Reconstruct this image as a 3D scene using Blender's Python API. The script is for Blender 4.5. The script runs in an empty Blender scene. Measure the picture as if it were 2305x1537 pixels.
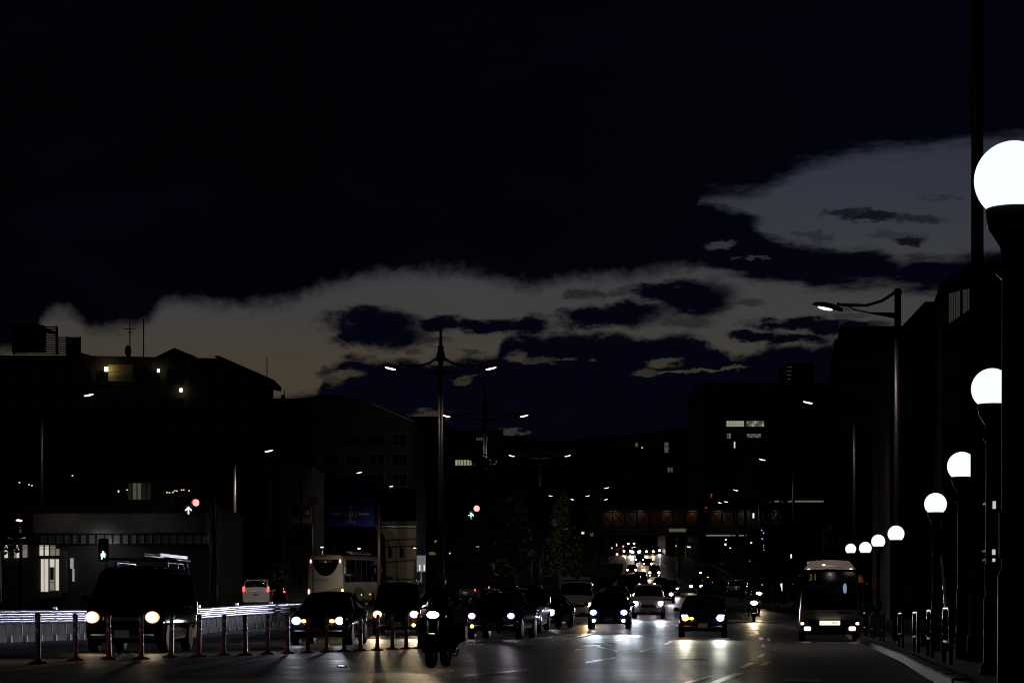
import bpy, math, random
from mathutils import Vector, Matrix
random.seed(7)
S = bpy.context.scene
COL = S.collection
R = math.radians

# ---------------------------------------------------------------- camera
F, CX, HY, E = 5443.0, 1152.5, 1400.0, 0.75      # focal length, optical centre (photo pixels), eye height
cd = bpy.data.cameras.new('camera'); cam = bpy.data.objects.new('camera', cd); COL.objects.link(cam)
cd.sensor_width = 36.0; cd.lens = 85.0; cd.shift_y = (HY - 768.5) / 2305.0
cd.clip_start = 0.1; cd.clip_end = 20000
cam.location = (0, 0, E); cam.rotation_euler = (R(90), 0, 0)
S.camera = cam
S.view_settings.view_transform = 'Standard'; S.view_settings.look = 'None'
S.view_settings.exposure = 0.0; S.view_settings.gamma = 1.0
try: S.view_settings.use_curve_mapping = False
except Exception: pass
S.render.engine = 'CYCLES'
cy = S.cycles
cy.use_denoising = True
cy.pixel_filter_type = 'BLACKMAN_HARRIS'; cy.filter_width = 1.05
try: cy.denoiser = 'OPENIMAGEDENOISE'
except Exception: pass
cy.max_bounces = 5; cy.diffuse_bounces = 1; cy.glossy_bounces = 3; cy.transmission_bounces = 4
cy.transparent_max_bounces = 6; cy.sample_clamp_indirect = 2.0; cy.sample_clamp_direct = 60.0
cy.caustics_reflective = False; cy.caustics_refractive = False
try: cy.use_light_tree = True
except Exception: pass

# ---------------------------------------------------------------- sky after sunset, heavy cloud
W = bpy.data.worlds.new('World'); S.world = W; W.use_nodes = True
NT = W.node_tree; NT.nodes.clear()
def nd(t): return NT.nodes.new(t)
def put(sock, v):
    if isinstance(v, (int, float)): sock.default_value = v
    else: NT.links.new(v, sock)
def mth(op, a, b=None, c=None, clamp=False):
    n = nd('ShaderNodeMath'); n.operation = op; n.use_clamp = clamp
    put(n.inputs[0], a)
    if b is not None: put(n.inputs[1], b)
    if c is not None: put(n.inputs[2], c)
    return n.outputs[0]
def sstep(x, a, b):
    n = nd('ShaderNodeMapRange'); n.interpolation_type = 'SMOOTHSTEP'
    put(n.inputs['Value'], x); n.inputs['From Min'].default_value = a; n.inputs['From Max'].default_value = b
    return n.outputs['Result']
def mixv(f, a, b): return mth('ADD', mth('MULTIPLY', a, mth('SUBTRACT', 1.0, f)), mth('MULTIPLY', b, f))
def mixc(f, a, b):
    n = nd('ShaderNodeMix'); n.data_type = 'RGBA'
    put(n.inputs[0], f)
    for s, v in ((n.inputs[6], a), (n.inputs[7], b)):
        if isinstance(v, tuple): s.default_value = (*v, 1)
        else: NT.links.new(v, s)
    return n.outputs[2]
def ang(px, py):                       # a direction seen in the photo -> (azimuth, elevation) in the same scale
    az = math.atan((px - CX) / F); el = math.atan((HY - py) / F * math.cos(az))
    return CX + az * F, HY - el * F
tc = nd('ShaderNodeTexCoord'); sx = nd('ShaderNodeSeparateXYZ'); NT.links.new(tc.outputs['Generated'], sx.inputs[0])
AZ = mth('ARCTAN2', sx.outputs[0], sx.outputs[1]); EL = mth('ARCSINE', sx.outputs[2])
U = mth('MULTIPLY_ADD', AZ, F, CX); V = mth('MULTIPLY_ADD', EL, -F, HY)
def noise(su, sv, det, rough, off=0.0):
    cb = nd('ShaderNodeCombineXYZ')
    put(cb.inputs[0], mth('MULTIPLY', U, 1.0 / su)); put(cb.inputs[1], mth('MULTIPLY', V, 1.0 / sv)); cb.inputs[2].default_value = off
    n = nd('ShaderNodeTexNoise'); n.inputs['Scale'].default_value = 1.0; n.inputs['Detail'].default_value = det
    n.inputs['Roughness'].default_value = rough; NT.links.new(cb.outputs[0], n.inputs['Vector'])
    return mth('SUBTRACT', n.outputs['Fac'], 0.5)
n1 = noise(150, 80, 9, 0.66)
n2 = noise(42, 26, 5, 0.65, 3.3)
n3 = noise(420, 200, 4, 0.55, 9.1)
NZ = mth('ADD', n1, mth('MULTIPLY', n2, 0.62))
n4 = noise(90, 40, 6, 0.66, 5.7)
n5 = noise(34, 15, 4, 0.62, 7.9)
U2 = mth('ADD', U, mth('MULTIPLY', n1, 130)); U2 = mth('ADD', U2, mth('MULTIPLY', n2, 34))
V2 = mth('ADD', V, mth('MULTIPLY', n4, 46)); V2 = mth('ADD', V2, mth('ADD', mth('MULTIPLY', n5, 22), mth('MULTIPLY', noise(150, 20, 6, .62, 6.6), 26)))
n6 = noise(40, 38, 7, 0.66, 2.1)            # hanging shreds under the cloud sheet
n7 = noise(120, 26, 7, 0.62, 4.4)           # torn, wind-drawn streaks
NE = mth('ADD', mth('MULTIPLY', n1, 0.55), mth('ADD', mth('MULTIPLY', n6, 0.60), mth('MULTIPLY', n2, 0.25)))
NW = mth('ADD', mth('MULTIPLY', n7, 0.9), mth('MULTIPLY', n2, 0.35))
def curve(pts):
    n = nd('ShaderNodeFloatCurve'); c = n.mapping.curves[0]
    q = [((x + 250) / 2800, y / 1600) for x, y in (ang(*p) for p in pts)]
    while len(c.points) < len(q): c.points.new(0.5, 0.5)
    for p, (x, y) in zip(c.points, q): p.location = (x, y); p.handle_type = 'AUTO_CLAMPED'
    n.mapping.extend = 'HORIZONTAL'; n.mapping.update()
    put(n.inputs['Value'], mth('MULTIPLY_ADD', U, 1 / 2800, 250 / 2800, True))
    return mth('MULTIPLY', n.outputs[0], 1600)
# lower rim of the great cloud sheet
cA = curve([(-200, 800), (60, 790), (88, 742), (110, 712), (150, 704), (205, 748), (265, 742), (325, 738), (362, 692), (420, 684), (500, 694), (580, 690), (655, 684), (700, 662), (770, 640), (850, 624),
            (1000, 618), (1080, 626), (1150, 645), (1210, 648), (1290, 630), (1400, 626), (1480, 616), (1545, 600), (1560, 560), (1575, 452), (1640, 446), (1710, 438), (1755, 410), (1800, 386), (1870, 366),
            (1930, 350), (2060, 336), (2200, 322), (2500, 300)])
TOP = sstep(mth('ADD', mth('SUBTRACT', cA, V), mth('MULTIPLY', mixv(sstep(U, 1450, 1650), NE, NW), 78)), -22, 30)
cB = curve([(-200, 1600), (1470, 1600), (1500, 700), (1540, 440), (1620, 462), (1680, 482), (1712, 512), (1760, 538), (1830, 544), (1900, 556), (1980, 564), (2030, 585), (2060, 578), (2130, 572), (2190, 566), (2500, 560)])
cC = curve([(-200, 0), (1440, 0), (1480, 560), (1540, 600), (1590, 606), (1650, 622), (1720, 640), (1790, 640), (1835, 656), (1870, 650), (1930, 648), (2000, 646), (2060, 656), (2130, 664), (2250, 664), (2500, 670)])
BAND = mth('MULTIPLY', sstep(mth('ADD', mth('SUBTRACT', V, cB), mth('MULTIPLY', NW, 84)), -14, 20),
           sstep(mth('ADD', mth('SUBTRACT', cC, V), mth('MULTIPLY', NW, 74)), -14, 20))
cM = curve([(-200, 960), (600, 902), (650, 893), (700, 884), (722, 872), (735, 832), (752, 814), (790, 797), (850, 803), (950, 812), (1030, 803), (1108, 802), (1132, 768), (1152, 752), (1250, 752),
            (1380, 746), (1450, 760), (1540, 747), (1572, 756), (1620, 776), (1664, 801), (1700, 788), (1760, 776), (1850, 770), (2000, 762), (2500, 760)])
LOW = sstep(mth('ADD', mth('SUBTRACT', V, cM), mth('MULTIPLY', mth('ADD', NZ, mth('MULTIPLY', n7, .5)), 70)), -10, 16)
dark = mth('MAXIMUM', TOP, mth('MAXIMUM', BAND, LOW))
def blob(cx, cy_, rx, ry, k=1.0, ns=1.25, lo=-0.30, hi=0.44):
    x, y = ang(cx, cy_)
    d = mth('SQRT', mth('ADD', mth('POWER', mth('ABSOLUTE', mth('MULTIPLY_ADD', U2, 1 / rx, -x / rx)), 2), mth('POWER', mth('ABSOLUTE', mth('MULTIPLY_ADD', V2, 1 / ry, -y / ry)), 2)))
    m = sstep(mth('ADD', mth('SUBTRACT', 1.0, d), mth('MULTIPLY', NZ, ns)), lo, hi)
    return m if k == 1.0 else mth('MULTIPLY', m, k)
for b in [(838, 728, 104, 26), (868, 752, 86, 26), (805, 752, 55, 14), (990, 731, 55, 13), (1095, 731, 75, 12), (1185, 733, 45, 16), (1365, 714, 105, 21), (1420, 700, 70, 16), (1560, 672, 82, 32),
          (1510, 660, 70, 14), (1545, 726, 62, 12, .55), (1805, 729, 105, 10), (1900, 742, 90, 12), (1700, 758, 55, 9), (1790, 764, 70, 10), (1320, 662, 40, 8, .6), (1400, 655, 40, 8, .5), (1215, 712, 30, 6, .4),
          (950, 768, 55, 8, .7), (1070, 788, 28, 6, .6), (930, 790, 18, 6, .5), (1885, 690, 35, 5, .4), (1905, 707, 40, 5, .4), (1668, 687, 45, 6, .5), (1900, 482, 45, 8, .75), (1960, 489, 62, 8, .85), (2060, 494, 55, 8, .6),
          (2050, 541, 30, 7, .9), (2000, 530, 50, 6, .35), (1840, 532, 30, 8, .4), (745, 838, 25, 12, .8), (2130, 450, 40, 3, .3), (1630, 505, 70, 20)]:
    dark = mth('MAXIMUM', dark, blob(b[0], b[1], b[2] * 1.22, b[3] * 1.38, *b[4:]))
for h in [(782, 840, 42, 12, .62), (757, 850, 25, 18, .5), (1030, 853, 26, 8, .5), (1065, 846, 14, 4, .3), (1205, 814, 44, 6, .45), (1268, 812, 30, 4, .4), (1165, 806, 22, 12, .6), (1490, 814, 40, 9, .7), (1530, 834, 40, 5, .75), (1585, 829, 34, 5, .7), (1640, 827, 45, 5, .75), (1455, 835, 30, 10, .5),
          (1330, 812, 12, 5, .4), (962, 934, 46, 14, .62, .4), (1157, 972, 34, 6, .6, .3), (1618, 554, 36, 10, .7), (1660, 582, 12, 3, .6), (1710, 583, 28, 3, .6)]:
    dark = mth('MULTIPLY', dark, mth('SUBTRACT', 1.0, blob(*h)))
dark = mth('MULTIPLY_ADD', mth('MULTIPLY', dark, 1.0), 1.0, 0.0, True)
sky_t = sstep(V, 360, 720); sky_b = sstep(V, 660, 880)
glow = mixc(sky_b, mixc(sky_t, (.027, .033, .049), (.045, .046, .047)), (.054, .046, .034))
warm = sstep(U, 2100, 700)
glow = mixc(mth('MULTIPLY', sky_b, mth('MULTIPLY', warm, 0.35)), glow, (.064, .046, .027))
cl_top = mixc(sstep(U, 700, 2100), (.0004, .0004, .0013), (.0007, .0008, .0030))
cloud = mixc(mth('MULTIPLY', sstep(V, 420, 760), mth('MULTIPLY_ADD', mth('MULTIPLY', TOP, sstep(U, 1650, 1300)), -.85, 1.0)), cl_top, (.0009, .0010, .0046))
cloud = mixc(sstep(n3, 0.0, 0.35), cloud, (.0010, .0011, .0046))
tex = mth('MULTIPLY_ADD', n3, .22, 1.0)
gm = nd('ShaderNodeMix'); gm.data_type = 'RGBA'; gm.blend_type = 'MULTIPLY'; gm.inputs[0].default_value = 1; NT.links.new(glow, gm.inputs[6]); NT.links.new(tex, gm.inputs[7])
away = mth('MULTIPLY_ADD', sstep(mth('ABSOLUTE', mth('SUBTRACT', U, 1152)), 3000, 9000), .8, 0.0)      # the last light fades away from the sunset side
dark = mth('MAXIMUM', dark, away)
final = mixc(dark, gm.outputs[2], cloud)
# the faint physical twilight that is left
sk = nd('ShaderNodeTexSky'); sk.sky_type = 'NISHITA'; sk.sun_disc = False; sk.sun_elevation = R(-4.0); sk.sun_rotation = R(-4.0)
add = nd('ShaderNodeMix'); add.data_type = 'RGBA'; add.blend_type = 'ADD'; add.inputs[0].default_value = 0.0008
NT.links.new(final, add.inputs[6]); NT.links.new(sk.outputs[0], add.inputs[7])
bg = nd('ShaderNodeBackground'); bg.inputs['Strength'].default_value = 1.0
NT.links.new(add.outputs[2], bg.inputs['Color'])
wo = nd('ShaderNodeOutputWorld'); NT.links.new(bg.outputs[0], wo.inputs['Surface'])
W.cycles.sampling_method = 'NONE'

# ---------------------------------------------------------------- helpers
def XZ(px, Z): return (px - CX) / F * Z
def P(px, py, Z): return Vector((XZ(px, Z), Z, E + (HY - py) / F * Z))
def pchip(xs, ys):
    n = len(xs); h = [xs[i+1]-xs[i] for i in range(n-1)]; d = [(ys[i+1]-ys[i])/h[i] for i in range(n-1)]
    m = [0.0]*n; m[0] = d[0]; m[-1] = d[-1]
    for i in range(1, n-1):
        if d[i-1]*d[i] > 0:
            w1 = 2*h[i]+h[i-1]; w2 = h[i]+2*h[i-1]; m[i] = (w1+w2)/(w1/d[i-1]+w2/d[i])
    def f(x):
        x = min(max(x, xs[0]), xs[-1]); i = 0
        while i < n-2 and x > xs[i+1]: i += 1
        t = (x-xs[i])/h[i]
        return (ys[i]*(1+2*t)*(1-t)**2 + h[i]*m[i]*t*(1-t)**2 + ys[i+1]*t*t*(3-2*t) + h[i]*m[i+1]*t*t*(t-1))
    return f
_prof = pchip([-60, 0, 50, 62, 70, 78, 88, 99, 115, 130, 150, 165, 200, 240, 265, 300, 340, 380, 430, 470, 600, 900, 1600, 4000],
              [-.75, -.75, -.75, -.70, -.63, -.58, -.51, -.27, .02, .22, .85, 1.15, 1.9, 2.95, 3.55, 4.4, 5.9, 7.8, 10.6, 13.0, 19.5, 26, 30, 34])
def sm(x, a, b):
    t = min(max((x-a)/(b-a), 0), 1); return t*t*(3-2*t)
def gz(x, y):
    z = E + _prof(y)
    z -= .10 * sm(x, 5, 13) * sm(y, 35, 95) * (1 - sm(y, 95, 160))
    z -= .75 * sm(x, 14, 26) * sm(y, 170, 225) * (1 - sm(y, 260, 330))
    return z
def ground_at(px, py):
    last = None
    Z = 20.0
    while Z < 700:
        d = P(px, py, Z).z - gz(XZ(px, Z), Z)
        if last is not None and d <= 0 < last: return Vector((XZ(px, Z), Z, gz(XZ(px, Z), Z)))
        last = d; Z += .1 + Z*.001
    return Vector((XZ(px, 300), 300, gz(XZ(px, 300), 300)))
kerbx = pchip([-60, 0, 31.5, 50.5, 79, 100, 130, 200, 265, 311, 396, 470, 600, 900], [-4.5, 1.45, 5.46, 8.0, 11.3, 13.6, 16.7, 22.5, 27.6, 31.0, 34.0, 35.0, 36.0, 40.0])
medx = pchip([95, 110, 130, 200, 311, 400, 470, 600], [-2.6, -1.0, .5, 5.6, 13.6, 19.0, 21.5, 24])

# ---------------------------------------------------------------- materials
MATS = {}
def mat(name, col, rough=.6, metal=0.0, emit=None, estr=0.0, var=0.0, vscale=6.0, bump=0.0, bscale=40.0, coat=0.0, spec=None, sample=False):
    if name in MATS: return MATS[name]
    m = bpy.data.materials.new(name); m.use_nodes = True; t = m.node_tree; b = t.nodes['Principled BSDF']
    b.inputs['Base Color'].default_value = (*col, 1); b.inputs['Roughness'].default_value = rough; b.inputs['Metallic'].default_value = metal
    if coat: b.inputs['Coat Weight'].default_value = coat; b.inputs['Coat Roughness'].default_value = .03
    if spec is not None: b.inputs['Specular IOR Level'].default_value = spec
    if emit: b.inputs['Emission Color'].default_value = (*emit, 1); b.inputs['Emission Strength'].default_value = estr
    if var or bump:
        tc = t.nodes.new('ShaderNodeTexCoord')
        if var:
            n = t.nodes.new('ShaderNodeTexNoise'); n.inputs['Scale'].default_value = vscale; n.inputs['Detail'].default_value = 5
            t.links.new(tc.outputs['Object'], n.inputs['Vector'])
            mr = t.nodes.new('ShaderNodeMapRange'); mr.inputs['From Min'].default_value = .3; mr.inputs['From Max'].default_value = .7
            mr.inputs['To Min'].default_value = 1-var; mr.inputs['To Max'].default_value = 1+var
            t.links.new(n.outputs['Fac'], mr.inputs['Value'])
            mx = t.nodes.new('ShaderNodeMix'); mx.data_type = 'RGBA'; mx.blend_type = 'MULTIPLY'; mx.inputs[0].default_value = 1
            mx.inputs[6].default_value = (*col, 1); t.links.new(mr.outputs[0], mx.inputs[7]); t.links.new(mx.outputs[2], b.inputs['Base Color'])
        if bump:
            n = t.nodes.new('ShaderNodeTexNoise'); n.inputs['Scale'].default_value = bscale; n.inputs['Detail'].default_value = 4
            t.links.new(tc.outputs['Object'], n.inputs['Vector'])
            bp = t.nodes.new('ShaderNodeBump'); bp.inputs['Strength'].default_value = bump; bp.inputs['Distance'].default_value = .02
            t.links.new(n.outputs['Fac'], bp.inputs['Height']); t.links.new(bp.outputs[0], b.inputs['Normal'])
    if emit and not sample: m.cycles.emission_sampling = 'NONE'
    MATS[name] = m; return m
def glow_mat(name, col, s, sample=False): return mat(name, (.02, .02, .02), .4, emit=col, estr=s, sample=sample)
def paint(name, col, rough=.5): return mat(name, col, rough, coat=.8, spec=0.0)
BLACK = mat('black_plastic', (.012, .012, .013), .45)
RUBBER = mat('tyre_rubber', (.012, .012, .012), .8)
RIM = mat('alloy_rim', (.45, .46, .48), .25, 1.0)
GLASS = mat('dark_glass', (.006, .007, .008), .04, spec=.6)
CHROME = mat('chrome', (.7, .7, .7), .12, 1.0)
STEEL = mat('galvanised_steel', (.32, .33, .34), .35, .9)
POLE = mat('dark_brown_pole_paint', (.030, .020, .014), .4)
DARKMETAL = mat('black_iron', (.010, .010, .011), .5, .0, spec=.25)
PLATE = mat('white_plate', (.65, .65, .62), .5)
H_COOL = glow_mat('cool_white_headlight', (.80, .88, 1.0), 22)
H_VIOLET = glow_mat('violet_white_headlight', (.95, .82, 1.0), 22)
H_GREEN = glow_mat('neutral_headlight', (.92, 1.0, .86), 22)
H_WARM = glow_mat('warm_headlight', (1.0, .80, .52), 24)
R_COOL = glow_mat('cool_glare_ring', (.34, .40, 1.0), 1.1); R_VIOLET = glow_mat('violet_glare_ring', (.75, .40, 1.0), 1.0); R_GREEN = glow_mat('neutral_glare_ring', (.75, 1.0, .55), 1.0); R_WARM = glow_mat('warm_glare_ring', (1.0, .50, .16), 1.3)  # colours for outer rings whose own glow imitates headlight glare
H_AMBER = glow_mat('amber_lamp', (1.0, .42, .06), 8)
H_FOG = glow_mat('yellow_fog_lamp', (1.0, .78, .25), 9)
T_RED = glow_mat('red_tail_lamp', (1.0, .08, .06), 3.0)
T_OFF = mat('unlit_red_lens', (.20, .01, .01), .2)
L_OFF = mat('unlit_clear_lens', (.35, .36, .38), .1)
LAMP_W = glow_mat('street_lamp_lens', (1.0, .70, .76), 3.2)
GLOBE = glow_mat('opal_globe', (.86, .90, 1.0), 1.12, sample=True)
WHITE_TUBE = glow_mat('fluorescent_tube', (.95, 1.0, .85), 2.0)
CONC = mat('weathered_concrete', (.30, .29, .27), .85, var=.35, vscale=2.5, bump=.3)

# ---------------------------------------------------------------- mesh building
class MB:
    def __init__(s): s.v = []; s.f = []; s.sm = []
    def add(s, vs, fs, smooth=False, M=None):
        o = len(s.v)
        s.v += [tuple(M @ Vector(v)) if M is not None else tuple(v) for v in vs]
        s.f += [tuple(i+o for i in f) for f in fs]; s.sm += [smooth]*len(fs); return s
    def box(s, c, d, M=None, bev=0.0, rz=0.0):
        x, y, z = d[0]/2, d[1]/2, d[2]/2
        L = Matrix.Translation(c) @ Matrix.Rotation(rz, 4, 'Z')
        if M is not None: L = M @ L
        if bev <= 0:
            vs = [(-x,-y,-z),(x,-y,-z),(x,y,-z),(-x,y,-z),(-x,-y,z),(x,-y,z),(x,y,z),(-x,y,z)]
            return s.add(vs, [(0,3,2,1),(4,5,6,7),(0,1,5,4),(1,2,6,5),(2,3,7,6),(3,0,4,7)], False, L)
        b = min(bev, x*.9, y*.9, z*.9); vs = []; fs = []
        prof = [(-z, b), (-z+b, 0), (z-b, 0), (z, b)]
        for zz, ins in prof:
            X, Y = x-ins, y-ins; c2 = b if ins == 0 else b*.6
            vs += [(-X+c2,-Y,zz),(X-c2,-Y,zz),(X,-Y+c2,zz),(X,Y-c2,zz),(X-c2,Y,zz),(-X+c2,Y,zz),(-X,Y-c2,zz),(-X,-Y+c2,zz)]
        for k in range(3):
            for i in range(8): fs.append((k*8+i, k*8+(i+1)%8, k*8+8+(i+1)%8, k*8+8+i))
        fs.append(tuple(range(7,-1,-1))); fs.append(tuple(range(24,32)))
        return s.add(vs, fs, False, L)
    def lathe(s, prof, n=16, M=None, smooth=True, cap=True):
        vs = []; fs = []
        for r, z in prof:
            for i in range(n):
                a = 2*math.pi*i/n; vs.append((r*math.cos(a), r*math.sin(a), z))
        for k in range(len(prof)-1):
            for i in range(n): fs.append((k*n+i, k*n+(i+1)%n, (k+1)*n+(i+1)%n, (k+1)*n+i))
        if cap: fs.append(tuple(range(n-1,-1,-1))); fs.append(tuple((len(prof)-1)*n+i for i in range(n)))
        return s.add(vs, fs, smooth, M)
    def ball(s, c, r, n=14, m=9, zmin=-1.0, M=None):
        rx, ry, rz = (r, r, r) if isinstance(r, (int, float)) else r
        vs = []; fs = []
        t0 = math.asin(max(-1, zmin))
        for k in range(m+1):
            t = t0 + (math.pi/2 - t0)*k/m
            for i in range(n):
                a = 2*math.pi*i/n; vs.append((c[0]+rx*math.cos(t)*math.cos(a), c[1]+ry*math.cos(t)*math.sin(a), c[2]+rz*math.sin(t)))
        for k in range(m):
            for i in range(n): fs.append((k*n+i, k*n+(i+1)%n, (k+1)*n+(i+1)%n, (k+1)*n+i))
        if zmin > -1: fs.append(tuple(range(n-1,-1,-1)))
        return s.add(vs, fs, True, M)
    def tube(s, pts, r, n=8, M=None, cap=True):
        pts = [Vector(p) for p in pts]; rs = r if isinstance(r, (list, tuple)) else [r]*len(pts)
        vs = []; fs = []; up = Vector((0, 0, 1)); prev = None
        for k, p in enumerate(pts):
            d = (pts[min(k+1, len(pts)-1)] - pts[max(k-1, 0)])
            if d.length < 1e-9: d = Vector((0, 0, 1))
            d.normalize()
            if prev is None:
                a = d.cross(up) if abs(d.dot(up)) < .95 else d.cross(Vector((1, 0, 0)))
            else: a = prev - d*prev.dot(d)
            a.normalize(); prev = a; b = d.cross(a)
            for i in range(n):
                t = 2*math.pi*i/n; vs.append(p + (a*math.cos(t) + b*math.sin(t))*rs[k])
        for k in range(len(pts)-1):
            for i in range(n): fs.append((k*n+i, k*n+(i+1)%n, (k+1)*n+(i+1)%n, (k+1)*n+i))
        if cap: fs.append(tuple(range(n-1,-1,-1))); fs.append(tuple((len(pts)-1)*n+i for i in range(n)))
        return s.add(vs, fs, True, M)
    def prism(s, poly, y0, y1, M=None):          # poly in (x, z), extruded along y
        n = len(poly); vs = [(x, y0, z) for x, z in poly] + [(x, y1, z) for x, z in poly]
        fs = [tuple(range(n)), tuple(range(2*n-1, n-1, -1))] + [(i, n+i, n+(i+1)%n, (i+1)%n) for i in range(n)]
        return s.add(vs, fs, False, M)
    def grid(s, rows, smooth=True, close=False, M=None):
        n = len(rows[0]); vs = [v for r in rows for v in r]; fs = []
        for k in range(len(rows)-1):
            for i in range(n if close else n-1): fs.append((k*n+i, k*n+(i+1)%n, (k+1)*n+(i+1)%n, (k+1)*n+i))
        return s.add(vs, fs, smooth, M)
    def build(s, name, m, parent=None, loc=None, rz=0.0, **props):
        me = bpy.data.meshes.new(name); me.from_pydata(s.v, [], s.f); me.validate()
        if len(me.polygons) == len(s.sm): me.polygons.foreach_set('use_smooth', s.sm)
        me.materials.append(m); me.update()
        o = bpy.data.objects.new(name, me); COL.objects.link(o)
        if parent is not None: o.parent = parent
        if loc is not None: o.location = loc
        if rz: o.rotation_euler[2] = rz
        for k, v in props.items(): o[k] = v
        return o
def inst(src, parent=None, loc=None, rz=None, name=None, rot=None):
    o = src.copy(); COL.objects.link(o); o.parent = parent
    if loc is not None: o.location = loc
    if rz is not None: o.rotation_euler = (0, 0, rz)
    if rot is not None: o.rotation_euler = rot
    return o
def thing(name, label, cat, loc=(0,0,0), rz=0.0, group=None):
    o = bpy.data.objects.new(name, None); COL.objects.link(o); o.empty_display_size = .3
    o.location = loc; o.rotation_euler = (0, 0, rz); o['label'] = label; o['category'] = cat
    if group: o['group'] = group
    return o
def lamp(kind, parent, loc, energy, col, rot=(0,0,0), size=60, blend=1.0, radius=.06, name='beam'):
    l = bpy.data.lights.new(name, kind); l.energy = energy; l.color = col; l.shadow_soft_size = radius
    if kind == 'SPOT': l.spot_size = R(size); l.spot_blend = blend
    o = bpy.data.objects.new(name, l); COL.objects.link(o); o.parent = parent; o.location = loc; o.rotation_euler = rot
    return o
def writing(txt, name, m, parent, loc, size, rot=(R(90),0,0), ext=.004, align='CENTER', vertical=False):
    c = bpy.data.curves.new(name, 'FONT'); c.body = '\n'.join(txt) if vertical else txt; c.size = size; c.extrude = ext; c.align_x = align; c.align_y = 'CENTER'; c.space_line = .95
    c.resolution_u = 2
    t = bpy.data.objects.new(name, c); COL.objects.link(t)
    dg = bpy.context.evaluated_depsgraph_get(); me = bpy.data.meshes.new_from_object(t.evaluated_get(dg))
    bpy.data.objects.remove(t); me.materials.clear(); me.materials.append(m)
    o = bpy.data.objects.new(name, me); COL.objects.link(o); o.parent = parent; o.location = loc; o.rotation_euler = rot
    return o

# ---------------------------------------------------------------- ground, road, markings
def asphalt():
    m = bpy.data.materials.new('asphalt'); m.use_nodes = True; t = m.node_tree; b = t.nodes['Principled BSDF']
    tc = t.nodes.new('ShaderNodeTexCoord')
    def nz(sc, det, ro=.55, sx=1, sy=1):
        mp = t.nodes.new('ShaderNodeMapping'); mp.inputs['Scale'].default_value = (sx, sy, 1); t.links.new(tc.outputs['Object'], mp.inputs['Vector'])
        n = t.nodes.new('ShaderNodeTexNoise'); n.inputs['Scale'].default_value = sc; n.inputs['Detail'].default_value = det; n.inputs['Roughness'].default_value = ro
        t.links.new(mp.outputs[0], n.inputs['Vector']); return n.outputs['Fac']
    def mr(x, a, b_, c, d):
        n = t.nodes.new('ShaderNodeMapRange'); t.links.new(x, n.inputs['Value'])
        for k, v in zip(('From Min','From Max','To Min','To Max'), (a, b_, c, d)): n.inputs[k].default_value = v
        return n.outputs[0]
    def mul(x, y):
        n = t.nodes.new('ShaderNodeMath'); n.operation = 'MULTIPLY'; t.links.new(x, n.inputs[0]); t.links.new(y, n.inputs[1]); return n.outputs[0]
    patch = mr(nz(.22, 4, .6), .35, .65, .5, 1.45); lane = mr(nz(.35, 3, .5, 1.0, .06), .35, .65, .65, 1.3); grain = mr(nz(45, 3), .3, .7, .6, 1.4)
    seam = mr(nz(.30, 2, .5, .02, 1.0), .485, .5, 1.0, .30)
    streak = mr(nz(2.2, 4, .65, .22, 1.0), .3, .7, .62, 1.38)
    f = mul(mul(mul(patch, lane), mul(grain, seam)), streak)
    mx = t.nodes.new('ShaderNodeMix'); mx.data_type = 'RGBA'; mx.blend_type = 'MULTIPLY'; mx.inputs[0].default_value = 1; mx.inputs[6].default_value = (.052, .050, .047, 1)
    t.links.new(f, mx.inputs[7]); t.links.new(mx.outputs[2], b.inputs['Base Color'])
    r2 = mr(nz(1.1, 3, .6, .12, 1.0), .35, .65, -.02, .04)
    rg = t.nodes.new('ShaderNodeMath'); rg.operation = 'ADD'; t.links.new(mr(nz(.5, 4, .6), .3, .7, .38, .52), rg.inputs[0]); t.links.new(mr(nz(.4, 2, .5, 1.0, .03), .4, .6, -.02, .07), rg.inputs[1])
    r3 = t.nodes.new('ShaderNodeMath'); r3.operation = 'ADD'; t.links.new(rg.outputs[0], r3.inputs[0]); t.links.new(r2, r3.inputs[1]); t.links.new(r3.outputs[0], b.inputs['Roughness'])
    bp = t.nodes.new('ShaderNodeBump'); bp.inputs['Strength'].default_value = .35; bp.inputs['Distance'].default_value = .01
    t.links.new(nz(60, 2), bp.inputs['Height']); t.links.new(bp.outputs[0], b.inputs['Normal'])
    return m
ASPH = asphalt()
PAINTW = mat('worn_road_paint', (.88, .87, .82), .36, spec=.9, var=.3, vscale=7.0)
PAVE = mat('pavement_paving', (.075, .07, .066), .75, var=.3, vscale=1.5)
SOIL = mat('city_ground', (.05, .048, .045), .9, var=.3, vscale=.05)
KERB = mat('kerb_stone', (.032, .030, .028), .75, var=.25, vscale=3.0)
YS = [-60, -20] + list(range(0, 60, 6)) + list(range(60, 180, 4)) + list(range(180, 480, 10)) + list(range(480, 900, 30)) + [900, 1100, 1400, 1800, 2600, 4000]
def sheet(name, m, xs, dz, **kw):              # xs(y) -> list of x
    return MB().grid([[(x, y, gz(x, y)+dz) for x in xs(y)] for y in YS]).build(name, m, kind='structure', **kw)
sheet('ground', SOIL, lambda y: [-3000, -300, -120] + [-60+4*i for i in range(31)] + [120, 300, 3000], -.06)
ROAD = sheet('road', ASPH, lambda y: [-70 + (kerbx(y)+70)*i/40 for i in range(41)], 0.0)
sheet('pavement', PAVE, lambda y: [kerbx(y)+.18+k*.8 for k in range(6)], .14)
def strip(fa, fb, y0, y1, dz, step=3.0):
    n = max(1, int((y1-y0)/step)); rows = []
    for i in range(n+1):
        y = y0+(y1-y0)*i/n; rows.append([(fa(y), y, gz(fa(y), y)+dz), (fb(y), y, gz(fb(y), y)+dz)])
    return MB().grid(rows, False)
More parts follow.
